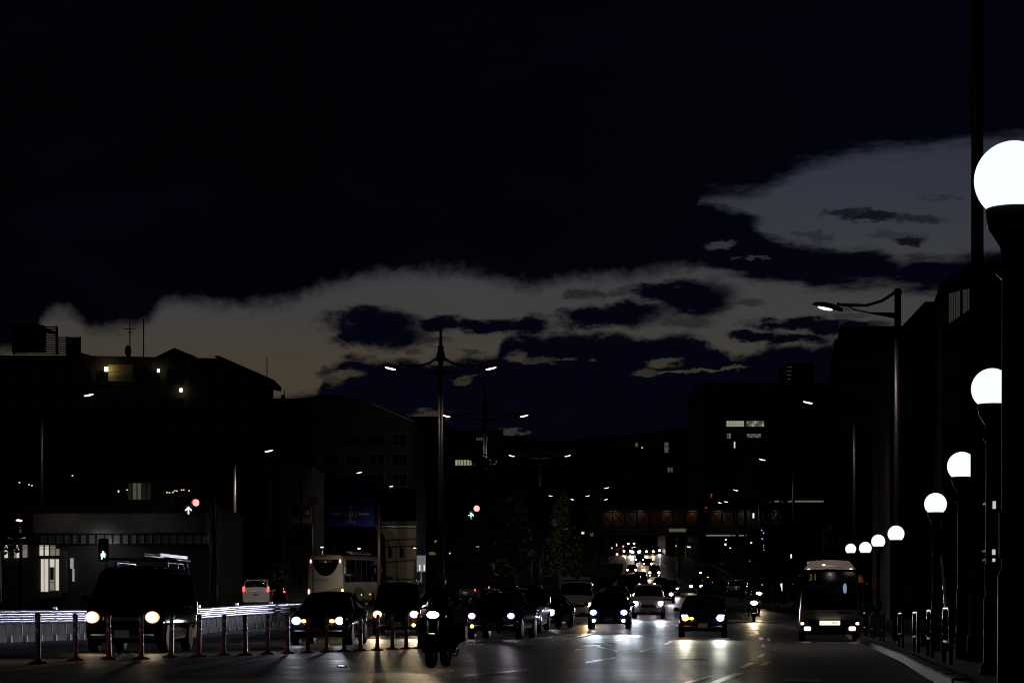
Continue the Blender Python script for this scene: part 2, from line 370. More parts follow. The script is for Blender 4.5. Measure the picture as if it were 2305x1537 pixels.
# kerb stones along the pavement, one by one where they can be told apart
kerb_root = MB().grid([[(kerbx(y)+.01, y, gz(kerbx(y), y)-.02), (kerbx(y)+.01, y, gz(kerbx(y), y)+.13), (kerbx(y)+.17, y, gz(kerbx(y), y)+.13)] for y in [v for v in YS if 0 <= v <= 620]]).build('kerb', KERB, kind='structure')
y = 26.0
while y < 128:
    L = 1.2; x0, x1 = kerbx(y), kerbx(y+L-.03); mid = y+L/2; a = math.atan2(-(x1-x0), L)
    MB().box((0,0,0), (.19, L-.025, .19), bev=.02).build('kerb_stone', KERB, kerb_root, (kerbx(mid)+.085, mid, gz(kerbx(mid), mid)+.058+random.uniform(-.004,.004)), a)
    y += L
# planted median
med_l = lambda y: medx(y)-4.2
m_kerb = strip(lambda y: medx(y)-4.4, lambda y: medx(y), 112, 460, .12).build('median', KERB, kind='structure')
MB().grid([[(medx(y), y, gz(medx(y), y)-.02), (medx(y), y, gz(medx(y), y)+.12)] for y in range(112, 461, 4)], False).build('median_kerb', KERB, m_kerb)
# painted markings, on the road where they are
mark_root = ROAD
def mark(*px, name='road_marking'):
    pts = [ground_at(*p) for p in px]
    c = sum(pts, Vector()) / len(pts)
    MB().add([p - c + Vector((0, 0, .006)) for p in pts], [tuple(range(len(pts)))]).build(name, PAINTW, mark_root, c)
def line(x0, y0, x1, y1, w): mark((x0, y0-w/2), (x1, y1-w*.4), (x1, y1+w*.4), (x0, y0+w/2))
line(1043, 1521, 1187, 1508, 5); line(1200, 1459, 1270, 1457, 3); line(1318, 1491, 1385, 1480, 4.5)
mark((1437, 1467), (1461, 1458), (1474, 1458), (1451, 1467)); mark((1493, 1450), (1508, 1442), (1516, 1442), (1503, 1450))
mark((1528, 1540), (1594, 1521), (1609, 1521), (1548, 1540)); mark((1588, 1540), (1655, 1514), (1676, 1514), (1612, 1540))
mark((1661, 1503), (1685, 1491), (1698, 1492), (1676, 1503)); mark((1710, 1497), (1722, 1488), (1736, 1488), (1723, 1498))
mark((1705, 1479), (1713, 1471), (1723, 1471), (1716, 1479)); mark((1713, 1457), (1714, 1450), (1723, 1450), (1724, 1457))
mark((1709, 1440), (1708, 1434), (1717, 1434), (1719, 1440)); mark((1701, 1427), (1700, 1420), (1708, 1420), (1710, 1427))
mark((1726, 1436), (1732, 1436), (1750, 1464), (1739, 1464))
for x in (1651, 1693, 1733, 1775): mark((x, 1411), (x+15, 1411), (x+20, 1416), (x+3, 1416), name='crosswalk_stripe')
for x in (1447, 1483, 1520): mark((x, 1405), (x+22, 1405), (x+26, 1409), (x+1, 1409), name='crosswalk_stripe')
mark((1448, 1421), (1459, 1416), (1468, 1416), (1458, 1421))
line(1640, 1396, 1740, 1398, 3.5); line(1196, 1437, 1334, 1425, 3.0); line(1262, 1441, 1336, 1425, 3.0)
for k in range(4): line(1215+18*k, 1437-1.5*k, 1262+12*k, 1438-2.6*k, 1.8)
line(1398, 1432, 1450, 1433, 3); line(1405, 1429, 1447, 1430, 1.6)
mark((1383, 1442), (1397, 1437), (1408, 1437), (1397, 1442)); line(1340, 1446, 1385, 1446, 2.5); line(1305, 1454, 1352, 1452, 2.5)
line(1345, 1455, 1388, 1465, 3); line(1360, 1450, 1378, 1452, 2.5); line(1294, 1462, 1312, 1461, 3)
line(1765, 1530, 1850, 1533, 7); line(1650, 1372, 1676, 1390, 2.5)
for k in range(5): line(1490+9*k, 1268.5, 1496+9*k, 1269.5, 3)
line(1390, 1259, 1470, 1260, 1.5); line(1512, 1300, 1518, 1314, 1.6); line(1523, 1326, 1530, 1340, 1.4)

for px, py in ((1560, 1484),):
    g = ground_at(px, py); o = MB().lathe([(.31, .002), (.31, .007), (.29, .009), (.27, .006), (.02, .006)], 28).build('manhole_cover', mat('cast_iron_cover', (.035, .034, .032), .5, 0, bump=.6, bscale=30), ROAD, g)

# ---------------------------------------------------------------- vehicles
# style -> stations (y from the nose, half width, sill height, belt height, top height, half width of the top)
STY = {
 'hatch': dict(L=4.0, W=1.70, st=[(0,.70,.30,.60,.64,.56),(.12,.79,.23,.72,.78,.66),(.5,.845,.2,.86,.92,.72),(1.0,.85,.2,.93,1.0,.72),(1.7,.85,.2,.95,1.43,.60),(2.3,.85,.2,.96,1.51,.60),(3.2,.85,.2,.98,1.47,.58),(3.75,.84,.24,.97,1.16,.62),(3.92,.80,.3,.86,.92,.66),(4.0,.75,.38,.8,.84,.62)], ws=(1.06,1.68), sw=[(1.45,2.3),(2.42,3.2)], rw=(3.3,3.72), hx=.62, hz=.69, fz=.36, tz=.88, axle=(.78,3.28), wr=.31),
 'sedan': dict(L=4.6, W=1.75, st=[(0,.72,.28,.58,.62,.58),(.12,.81,.22,.68,.74,.68),(.6,.87,.2,.84,.90,.74),(1.25,.875,.2,.92,.98,.74),(2.0,.875,.2,.94,1.36,.58),(2.6,.875,.2,.95,1.43,.58),(3.3,.875,.2,.97,1.38,.57),(3.95,.87,.22,.98,1.04,.68),(4.45,.84,.3,.94,.99,.66),(4.6,.78,.4,.84,.88,.6)], ws=(1.3,1.98), sw=[(1.65,2.6),(2.72,3.4)], rw=(3.38,3.9), hx=.64, hz=.66, fz=.34, tz=.86, axle=(.88,3.55), wr=.32),
 'minivan': dict(L=4.6, W=1.72, st=[(0,.74,.28,.74,.80,.62),(.12,.82,.22,.86,.94,.72),(.55,.86,.2,.98,1.06,.76),(.85,.86,.2,1.02,1.14,.76),(1.55,.86,.2,1.04,1.74,.69),(2.1,.86,.2,1.05,1.84,.69),(4.1,.86,.2,1.05,1.82,.69),(4.45,.855,.24,1.05,1.74,.68),(4.56,.83,.3,1.0,1.22,.7),(4.6,.8,.36,.95,1.05,.7)], ws=(.92,1.53), sw=[(1.45,2.2),(2.3,3.2),(3.3,4.2)], rw=(4.2,4.54), hx=.66, hz=.80, fz=.40, tz=1.2, axle=(.8,3.6), wr=.31),
 'van': dict(L=4.7, W=1.75, st=[(0,.76,.30,.84,.92,.68),(.08,.84,.24,.98,1.06,.76),(.3,.87,.22,1.12,1.22,.78),(.45,.875,.22,1.15,1.32,.78),(.98,.875,.22,1.16,1.86,.72),(1.4,.875,.22,1.16,1.96,.72),(4.3,.875,.22,1.16,1.96,.72),(4.6,.86,.26,1.16,1.86,.71),(4.67,.84,.32,1.1,1.3,.74),(4.7,.82,.36,1.0,1.12,.74)], ws=(.36,.96), sw=[(.9,1.7),(1.8,3.0),(3.1,4.3)], rw=(4.42,4.66), hx=.68, hz=.80, fz=.40, tz=1.05, axle=(.75,3.5), wr=.32),
 'kei': dict(L=3.4, W=1.48, st=[(0,.64,.28,.72,.78,.54),(.1,.71,.22,.82,.90,.62),(.4,.74,.2,.94,1.02,.65),(.62,.74,.2,.98,1.1,.65),(1.25,.74,.2,1.0,1.62,.60),(1.7,.74,.2,1.0,1.70,.60),(3.05,.74,.2,1.0,1.67,.60),(3.28,.735,.24,1.0,1.58,.59),(3.37,.72,.3,.95,1.12,.6),(3.4,.69,.36,.9,.98,.6)], ws=(.68,1.23), sw=[(1.1,1.85),(1.95,2.9)], rw=(3.1,3.36), hx=.56, hz=.80, fz=.38, tz=.95, axle=(.55,2.95), wr=.28),
 'suv': dict(L=4.3, W=1.78, st=[(0,.74,.36,.72,.76,.6),(.12,.82,.30,.84,.90,.7),(.55,.88,.28,.98,1.04,.76),(1.05,.89,.28,1.03,1.1,.76),(1.7,.89,.28,1.05,1.52,.63),(2.3,.89,.28,1.06,1.60,.63),(3.5,.89,.28,1.08,1.55,.61),(4.0,.88,.32,1.06,1.26,.66),(4.22,.84,.36,.96,1.04,.7),(4.3,.78,.42,.9,.94,.66)], ws=(1.12,1.68), sw=[(1.45,2.4),(2.52,3.5)], rw=(3.6,3.98), hx=.66, hz=.78, fz=.44, tz=.95, axle=(.82,3.45), wr=.35),
}
class Shape:
    def __init__(s, sp):
        st = sp['st']; ys = [q[0] for q in st]; s.L = sp['L']; s.y0, s.y1 = ys[0], ys[-1]
        s.f = [pchip(ys, [q[k] for q in st]) for k in range(1, 6)]; s.keys = ys
    def ring(s, y):
        w, zb, be, tp, tw = (f(y) for f in s.f); Y = y - s.L/2
        h = [(0, zb), (w*.86, zb), (w*.985, zb+.10), (w, zb+.5*(be-zb)), (w*.972, be), (tw, tp-.10*(tp-be)), (tw*.84, tp-.012), (0, tp+.018)]
        return [Vector((x, Y, z)) for x, z in h] + [Vector((-x, Y, z)) for x, z in h[-2:0:-1]]
    def at(s, y, u):
        r = s.ring(y); n = len(r); i = int(math.floor(u)) % n; t = u - math.floor(u); return r[i].lerp(r[(i+1) % n], t)
    def body(s):
        ys = []
        for a, b in zip(s.keys, s.keys[1:]):
            k = 4 if b-a > .3 else 2
            ys += [a+(b-a)*i/k for i in range(k)]
        ys.append(s.keys[-1])
        m = MB(); rows = [s.ring(y) for y in ys]; m.grid(rows, True, True)
        n = len(rows[0]); k = len(ys)-1
        m.f += [tuple(range(n)), tuple(k*n+i for i in range(n-1, -1, -1))]; m.sm += [False, False]
        return m
    def patch(s, y0, y1, u0, u1, off=.009, ny=5, nu=6, m=None):
        m = m or MB(); rows = []
        for i in range(ny+1):
            y = y0+(y1-y0)*i/ny; row = []
            for j in range(nu+1):
                u = u0+(u1-u0)*j/nu; p = s.at(y, u)
                a = s.at(min(y+.02, s.y1), u)-s.at(max(y-.02, s.y0), u); b = s.at(y, u+.02)-s.at(y, u-.02)
                nn = a.cross(b)
                if nn.length < 1e-9: nn = Vector((0, 0, 1))
                nn.normalize()
                if nn.dot(p-Vector((0, p.y, .7))) < 0: nn = -nn
                row.append(p+nn*off)
            rows.append(row)
        return m.grid(rows, True)
RING = {H_COOL: R_COOL, H_VIOLET: R_VIOLET, H_GREEN: R_GREEN, H_WARM: R_WARM}
def wheel(parent, x, y, r, w=.2, far=False):
    M = Matrix.Rotation(R(90), 4, 'Y')
    n = 12 if far else 22
    t = MB().lathe([(r*.62, -w/2), (r*.93, -w/2), (r, -w*.36), (r, w*.36), (r*.93, w/2), (r*.62, w/2)], n, M).build('wheel', RUBBER, parent, (x, y, r))
    m = MB(); sg = 1 if x > 0 else -1
    m.lathe([(r*.66, sg*w*.30-.01), (r*.66, sg*w*.30+.01)], n, M)
    for k in range(5 if not far else 0):
        a = 2*math.pi*k/5
        m.box((0, 0, 0), (.03, r*.12, r*.5), Matrix.Rotation(a, 4, 'X') @ Matrix.Translation((sg*(w*.30+.015), 0, r*.36)))
    m.lathe([(r*.15, sg*w*.30), (r*.12, sg*(w*.30+.03))], 10, M)
    m.build('rim', RIM, t)
    return t
def vehicle(name, label, cat, sty, px, Z, yaw, pm, head=None, beam=0, bcol=(1,.95,.85), fog=None, drl=None, tail=None, rear=False, far=False, group=None, rack=None, plate=True,
            turn=None, hs=1.0, scale=1.0, dip=.6, rail=False, wide=0):
    sp = STY[sty]; L, W = sp['L'], sp['W']; sh = Shape(sp)
    ang_ = R(yaw) + (math.pi if rear else 0)
    # px, Z: the middle of the end that faces the camera
    d = Vector((math.sin(R(yaw)), -math.cos(R(yaw))))
    cx_, cy_ = XZ(px, Z) - d.x*L/2, Z - d.y*L/2
    t = thing(name, label, cat, (cx_, cy_, gz(cx_, cy_)), ang_, group)
    sl = (gz(cx_-d.x*1.5, cy_-d.y*1.5) - gz(cx_+d.x*1.5, cy_+d.y*1.5))/3.0      # pitch on the slope
    t.rotation_euler[0] = math.atan(sl) * (-1 if rear else 1)
    if scale != 1: t.scale = (scale,)*3
    sh.body().build('body', pm, t)
    sh.patch(*sp['ws'], 5.12, 8.88).build('windscreen', GLASS, t)
    for a, b in sp['sw']:
        sh.patch(a, b, 4.10, 4.90).build('side_window', GLASS, t); sh.patch(a, b, 9.10, 9.90).build('side_window', GLASS, t)
    sh.patch(*sp['rw'], 5.15, 8.85).build('rear_window', GLASS, t)
    f, b = -L/2, L/2
    for y in sp['axle']:
        for sx_ in (-1, 1): wheel(t, sx_*(W/2-.085), f+y, sp['wr'], .2, far)
    gy = sp['st'][0][3]
    MB().box((0, f-.012, gy-.07), (W*.50, .05, .12), bev=.02).build('grille', BLACK, t)
    MB().box((0, f+.0, sp['st'][0][2]+.06), (W*.86, .10, .14), bev=.04).build('front_bumper', BLACK, t)
    MB().box((0, b-.0, sp['st'][-1][2]+.07), (W*.86, .10, .14), bev=.04).build('rear_bumper', pm, t)
    if plate:
        MB().box((0, f-.055, sp['st'][0][2]+.13), (.33, .016, .165)).build('number_plate', PLATE, t)
        MB().box((0, b+.055, sp['tz']-.22), (.33, .016, .165)).build('number_plate', PLATE, t)
    yc = sp['ws'][0]+.28; zc = sh.f[2](yc)
    for sx_ in (-1, 1):
        m = MB(); m.ball((sx_*(W/2+.10), f+yc, zc+.06), (.11, .06, .075), 10, 6); m.tube([(sx_*(W/2-.04), f+yc+.02, zc), (sx_*(W/2+.08), f+yc, zc+.04)], .02, 6); m.build('wing_mirror', pm, t)
    hx, hz = sp['hx'], sp['hz']
    for i, sx_ in enumerate((-1, 1)):
        hm = head[i] if head else None
        MB().box((sx_*(hx-.02), f+.055, hz), (.30, .12, .15), bev=.04).build('headlight_housing', L_OFF, t)
        ln = MB().ball((sx_*hx, f-.02, hz), (.10*hs, .05, .082*hs), 14, 8).build('headlight', hm or L_OFF, t)
        if hm in RING: MB().ball((sx_*hx, f-.005, hz), (.128*hs, .035, .104*hs), 16, 8).build('painted_glow', RING[hm], ln)  # glowing rim painted round the lens as glare
        if hm and beam:
            if wide: lamp('SPOT', t, (sx_*hx, f-.14, hz), wide, (.74, .74, 1.0), (R(-90.5), 0, R(-26)), 44, 1.0, .05, 'added_side_light').scale = (1, .16, 1)  # extra lamp added and turned aside so the guard rail gleams
            lamp('SPOT', t, (sx_*hx, f-.14, hz), beam, bcol if not isinstance(bcol, list) else bcol[i], (R(-(90-dip)), 0, 0), 11, 1.0, .07, 'headlight_beam').scale = (2.2, 1, 1)
        if fog and fog[i]: MB().ball((sx_*(hx-.02), f-.06, sp['fz']), (.065, .03, .06), 12, 6).build('fog_lamp', fog[i], t)
        if drl and drl[i]: MB().box((sx_*(hx+.03), f-.0, hz+.10), (.22, .07, .035), Matrix.Identity(4), .012).build('daytime_lamp', drl[i], t)
        if turn and turn[i]: MB().ball((sx_*(hx-.22), f-.03, hz-.01), (.07, .03, .05), 10, 6).build('indicator', turn[i], t)
        tm = tail if tail else T_OFF
        MB().box((sx_*(W/2-.10), b-.035, sp['tz']), (.13, .10, .34 if sty in ('minivan', 'van', 'kei') else .16), bev=.03).build('tail_light', tm, t)
    if rail or rack:
        zt = max(q[4] for q in sp['st'])
        for sx_ in (-1, 1): MB().tube([(sx_*.58, f+L*.40, zt+.0), (sx_*.58, f+L*.43, zt+.10), (sx_*.58, f+L*.88, zt+.10), (sx_*.58, f+L*.91, zt)], .02, 6).build('roof_rail', STEEL, t)
    if rack: rack(t, sp, f)
    return t
PB = paint('black_car_paint', (.008, .008, .009)); PBL = paint('dark_blue_car_paint', (.010, .013, .035)); PW = paint('white_car_paint', (.72, .71, .70)); PS = paint('silver_car_paint', (.40, .41, .43), .3)
PG = paint('dark_grey_car_paint', (.05, .05, .055)); PP = paint('dark_violet_car_paint', (.016, .010, .024)); PBR = paint('dark_bronze_car_paint', (.045, .035, .028)); PP2 = paint('pearl_car_paint', (.55, .47, .42))
CW, CV, CG, CWM = (.80, .88, 1.0), (.98, .86, 1.0), (.95, 1.0, .85), (1.0, .78, .48)
PMB = mat('matt_black_van_paint', (.006, .006, .007), .03, spec=.05)
K = 1350.0
# --- vehicles crossing towards us behind the posts
def rack_ladder(t, sp, f):
    zt = 1.98
    for k in range(4): MB().tube([(-.72, f+1.5+.85*k, zt+.16), (.72, f+1.5+.85*k, zt+.16)], .022, 6).build('rack_bar', STEEL, t)
    for sx_ in (-.72, .72):
        MB().tube([(sx_, f+1.3, zt+.16), (sx_, f+4.3, zt+.16)], .025, 6).build('rack_side_rail', STEEL, t)
        for k in range(3): MB().tube([(sx_, f+1.6+1.2*k, zt-.05), (sx_, f+1.6+1.2*k, zt+.16)], .018, 6).build('rack_leg', STEEL, t)
    ld = MB()
    for sx_ in (.28, .62): ld.box((sx_, f+2.8, zt+.24), (.035, 3.3, .07))
    for k in range(10): ld.box((.45, f+1.35+.32*k, zt+.24), (.34, .03, .03))
    ld.build('ladder', mat('aluminium_ladder', (.6, .6, .6), .3, 1.0), t)
vehicle('black_van', 'tall black van with a ladder on its roof rack behind the red posts', 'van', 'van', 278, 57.5, -3, PMB, (H_WARM, H_WARM), K*.8, CWM, hs=1.3, rack=rack_ladder, scale=1.06, turn=(None, None), rail=True, dip=1.2)
vehicle('blue_hatchback', 'dark blue hatchback with bluish starry headlights in front of the coach', 'car', 'hatch', 716, 68, -5, PBL, (H_COOL, H_COOL), K, CW, turn=(H_AMBER, H_AMBER), hs=1.15)
def rack_lamps(t, sp, f):
    for k in range(2): MB().tube([(-.7, f+1.6+1.4*k, 2.08), (.7, f+1.6+1.4*k, 2.08)], .025, 6).build('rack_bar', STEEL, t)
    MB().box((-.45, f+1.7, 2.15), (.42, .5, .10), bev=.03).build('roof_box', PS, t)
    for sx_ in (-.7, .7): MB().tube([(sx_, f+1.6, 1.95), (sx_, f+1.6, 2.08)], .02, 6).build('rack_leg', STEEL, t)
vehicle('bronze_van', 'dark bronze van with warm headlights and a roof rack behind the motorcycle', 'van', 'van', 891, 89, -2, PBR, (H_WARM, H_WARM), K*1.5, CWM, fog=(None, H_FOG), hs=1.35, rack=rack_lamps, dip=.6)
vehicle('black_crossover', 'black crossover turning across the junction with violet white headlights', 'car', 'suv', 1106, 80, -10, PP, (H_VIOLET, H_VIOLET), K*.9, CV, hs=1.0, fog=(H_AMBER, None), rail=True)
vehicle('black_minivan', 'unlit black minivan standing just behind the black crossover', 'van', 'minivan', 1163, 93, -7, PB, None, rail=False)
vehicle('green_black_sedan', 'black sedan half hidden by the black minivan with one greenish white headlight', 'car', 'sedan', 1205, 99, -12, PB, (None, H_GREEN), K*1.2, CG, drl=(None, H_GREEN), hs=1.35)
def rack_boxes(t, sp, f):
    for x in (-.40, .42): MB().box((x, f+1.5, 2.06), (.58, .8, .17), bev=.04).build('roof_box', PP2, t)
vehicle('white_van', 'pale van with two boxes on its roof and one orange headlight', 'van', 'van', 1296, 116, -3, PP2, (None, H_WARM), K*1.2, (1, .68, .34), hs=1.15, rack=rack_boxes, wide=10000)
vehicle('blue_minicar', 'dark blue car with four bluish headlights and fog lamps at the stop line', 'car', 'hatch', 1370, 98, -4, PBL, (H_COOL, H_COOL), K*1.4, CW, fog=(H_COOL, H_COOL), hs=1.15, wide=10000)
vehicle('white_minivan', 'white minivan with headlights on queuing behind the four-lamp blue car', 'van', 'minivan', 1459, 129, -4, PW, (H_VIOLET, H_VIOLET), K*1.6, CW, drl=(H_VIOLET, H_VIOLET), hs=1.25, wide=26000)
vehicle('black_compact', 'black compact car in the middle lane with one amber and one white headlight', 'car', 'hatch', 1582, 86, -4.5, PB, (H_AMBER, H_COOL), K*1.2, [(1, .92, .70), (.96, 1, .84)], drl=(H_VIOLET, H_VIOLET), hs=1.15, turn=(H_AMBER, None))
# --- queue up the hill, coming down
Q = 'cars coming down the hill'
def up(label, sty, px, Z, pm, head=(H_VIOLET, H_VIOLET), yaw=-4, cat='car', hs=1.3, beam=K*.8, bcol=CV, **k):
    far = Z > 180
    return vehicle({'hatch': 'hatchback', 'sedan': 'sedan', 'minivan': 'minivan', 'kei': 'minicar', 'van': 'van', 'suv': 'suv'}[sty], label, cat, sty, px, Z, yaw, pm, head, (beam if Z < 200 else K*.9 if Z < 440 else K*1.5), (CWM if head and H_WARM in head else bcol), far=far, group=Q, hs=hs*(1 if Z < 250 else 1.25), **k)
up('dark sedan behind the four-lamp blue car with a bright white headlight', 'sedan', 1385, 146, PB, (H_GREEN, H_GREEN))
up('dark grey hatchback looking over the roofs behind the four-lamp blue car', 'hatch', 1409, 168, PG, (H_GREEN, H_GREEN))
up('dark sedan partly hidden behind the white minivan, one headlight showing', 'sedan', 1491, 176, PB, (H_VIOLET, H_VIOLET))
up('dark car above the white minivan with two cool headlights', 'sedan', 1487, 262, PB, (H_COOL, H_VIOLET))
up('dark minivan seen above the four-lamp blue car, one small headlight', 'minivan', 1424, 236, PB, (None, H_VIOLET))
up('small dark car with warm headlights high up the left lane', 'sedan', 1422, 372, PB, (H_WARM, H_VIOLET))
up('small car with a bright pair of headlights high up the middle lane', 'minivan', 1473, 352, PG, (H_WARM, H_WARM), fog=(H_WARM, H_WARM))
up('grey boxy minicar with warm headlights alone on the open road', 'kei', 1567, 262, PG, (H_WARM, H_WARM))
up('dark sedan with its lights off right behind the black compact', 'sedan', 1601, 150, PB, None)
for px, Z, m, lb in ((1412, 476, H_WARM, 'tiny car at the far crossing, first in the row of lights'), (1431, 470, H_COOL, 'tiny car with the brightest lights at the far crossing'), (1448, 478, H_WARM, 'tiny warm lit car just beside the brightest one at the far crossing'),
                     (1463, 474, H_WARM, 'tiny warm lit car near the end of the far crossing row'), (1477, 482, H_VIOLET, 'tiny car with violet lights ending the far crossing row')):
    up(lb, 'sedan', px, Z, PB, (m, m), hs=1.5 if px != 1431 else 2.3)
for px, Z, m, lb in ((1421, 540, H_WARM, 'tiny car behind the first one of the far crossing row'), (1441, 545, H_WARM, 'tiny car squeezed behind the brightest one at the far crossing'), (1455, 560, H_WARM, 'tiny car in the second far row, in the middle'), (1470, 550, H_WARM, 'tiny car in the second far row towards the bus shelter'), (1405, 590, H_WARM, 'tiny faint car highest in the far rows')):
    up(lb, 'sedan', px, Z, PB, (m, m), hs=1.3)
# --- standing by the kerb on the far side
G2 = 'vehicles standing along the kerb uphill'
def side(label, sty, px, Z, pm, **k):
    return vehicle({'hatch': 'hatchback', 'sedan': 'sedan', 'minivan': 'minivan', 'kei': 'minicar', 'van': 'van', 'suv': 'suv'}[sty], label, 'car', sty, px, Z, -5, pm, None, far=Z > 180, group=G2, **k)
side('white boxy minicar parked at the kerb above the two scooters', 'kei', 1682, 226, PW)
side('white minivan parked behind the white minicar with a wide dark windscreen', 'minivan', 1656, 246, PW)
side('black sedan parked between the white minivan and the dark wagon', 'sedan', 1629, 262, PB)
side('dark grey wagon parked uphill with an amber side lamp', 'hatch', 1618, 290, PG, turn=(None, H_AMBER))
side('black hatchback highest in the parked row with an orange lamp', 'hatch', 1600, 330, PB, turn=(H_AMBER, None))
# --- driving away on the other carriageway
vehicle('white_minivan', 'white minivan seen from behind with tall red tail lights', 'van', 'minivan', 576, 150, 3, paint('white_van_paint', (.78, .76, .76)), rear=True, tail=T_RED)
vehicle('red_hatchback', 'dark red hatchback with glowing tail lights beside the white minivan', 'car', 'hatch', 616, 172, 3, paint('dark_red_paint', (.12, .02, .02)), rear=True, tail=T_RED)
vehicle('grey_sedan', 'grey sedan driving away between the median tree trunks', 'car', 'sedan', 1047, 190, 0, PG, rear=True, tail=T_RED)
vehicle('parked_wagon', 'dark car driving away beyond the median hedge with small red lamps', 'car', 'hatch', 1120, 210, 0, PB, rear=True, tail=T_RED)
# unseen car added on the near side: its lamps light the rail and posts
vehicle('rail_light_sedan', 'unseen grey sedan added on the near side to light the guard rail', 'car', 'sedan', -2900, 30, 0, PG, rear=False, plate=True)
w = [o for o in bpy.data.objects if o.name.startswith('rail_light_sedan')][0]
w.location = (-18.5, 33, gz(-18.5, 33)); w.rotation_euler = (0, 0, R(180-6.3))
for o in [c for c in w.children if c.name.startswith('headlight') and 'housing' not in c.name]: o.data.materials[0] = H_COOL
for sx_ in (-.64, .64): lamp('SPOT', w, (sx_, -2.5, .66), 42000, CW, (R(-88.5), 0, 0), 8, 1.0, .08, 'headlight_beam')

lamp('SPOT', w, (.5, -2.45, .66), 300, (1, .9, .8), (R(-90), 0, R(-25)), 52, 1.0, .08, 'added_side_light').scale = (1, .3, 1)  # lamp added to brighten the red posts from the front
# car added to brighten the coach, mostly hidden by the blue hatchback
vehicle('coach_light_sedan', 'dark sedan added behind the coach to light it, almost hidden by the blue hatchback', 'car', 'sedan', 752, 122, -6, PG, rear=True, tail=T_RED)
w = [o for o in bpy.data.objects if o.name.startswith('coach_light_sedan')][0]
for o in [q for q in w.children if q.name.startswith('headlight') and 'housing' not in q.name]: o.data.materials[0] = H_WARM
for sx_ in (-.64, .64): lamp('SPOT', w, (sx_, -2.5, .66), 7000, (1, .86, .66), (R(-92), 0, 0), 30, 1.0, .08, 'headlight_beam')

up('dark minivan with its lights off halfway up the middle lane', 'minivan', 1441, 300, PB, None)
up('dark sedan halfway up with one pinkish headlight', 'sedan', 1405, 305, PG, (None, H_VIOLET))
up('small dark car below the far crossing with dim pinkish lamps', 'hatch', 1440, 424, PB, (H_VIOLET, H_WARM), hs=.8)
up('dark sedan in the middle lane behind the white minivan and sedan', 'sedan', 1508, 218, PB, (H_GREEN, H_VIOLET), hs=.9)
up('dark sedan near the top of the hill with two small lamps', 'sedan', 1458, 405, PG, (H_WARM, H_WARM), hs=.9)
side('dark sedan parked uphill beyond the orange lamp hatchback', 'sedan', 1588, 365, PB); side('pale grey minicar parked uphill near the shelter', 'kei', 1577, 398, PS)
side('dark minivan parked between the white minivan and the pavement', 'minivan', 1702, 206, PB); side('dark hatchback parked lowest of the row beside the pavement', 'hatch', 1716, 184, PG)

# ---------------------------------------------------------------- buildings
WALLS = [mat('dark_render_wall', (.07, .062, .055), .85, var=.2, vscale=.4), mat('brown_tile_wall', (.075, .048, .036), .7, var=.2, vscale=.6), mat('grey_concrete_wall', (.12, .115, .11), .85, var=.25, vscale=.3), mat('cream_plaster_wall', (.55, .50, .36), .8, var=.12, vscale=.5)]
ROOFM = mat('dark_roof', (.04, .04, .045), .7); FRAME = mat('window_frame_metal', (.06, .06, .06), .4, .6)
LIT_Y = glow_mat('lit_office_window', (.75, .80, .48), .32); LIT_D = glow_mat('dim_lit_window', (.6, .62, .42), .10); LIT_W = glow_mat('bright_lit_window', (1.0, .97, .80), .62); LIT_C = glow_mat('cool_lit_sign', (.85, .95, 1.0), 1.0)
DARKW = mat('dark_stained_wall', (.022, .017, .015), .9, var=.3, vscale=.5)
WIN_MESH = {}
def window(parent, c, w, h, m=None, face='front', frame=True):
    rot = {'front': (0, 0, 0), 'left': (0, 0, R(-90)), 'right': (0, 0, R(90))}[face]
    m = m or GLASS; k = (round(w, 2), round(h, 2), m.name)
    if k not in WIN_MESH:
        a = MB().box((0, -.01, 0), (w, .04, h)).build('window', m, parent, c)
        fr = MB()
        for sx_ in (-1, 1): fr.box((sx_*(w/2+.03), -.03, 0), (.07, .12, h+.14))
        for sz in (-1, 1): fr.box((0, -.03, sz*(h/2+.035)), (w, .12, .07))
        fr.box((0, -.035, 0), (.05, .05, h))
        b = fr.build('frame', FRAME, a) if frame else None
        a.rotation_euler = rot; WIN_MESH[k] = (a, b); return a
    a0, b0 = WIN_MESH[k]
    a = inst(a0, parent, c, rot=rot)
    if b0: inst(b0, a, (0, 0, 0))
    return a
def base_z(x0, x1, y): return min(gz(x0, y), gz(x1, y)) - .6
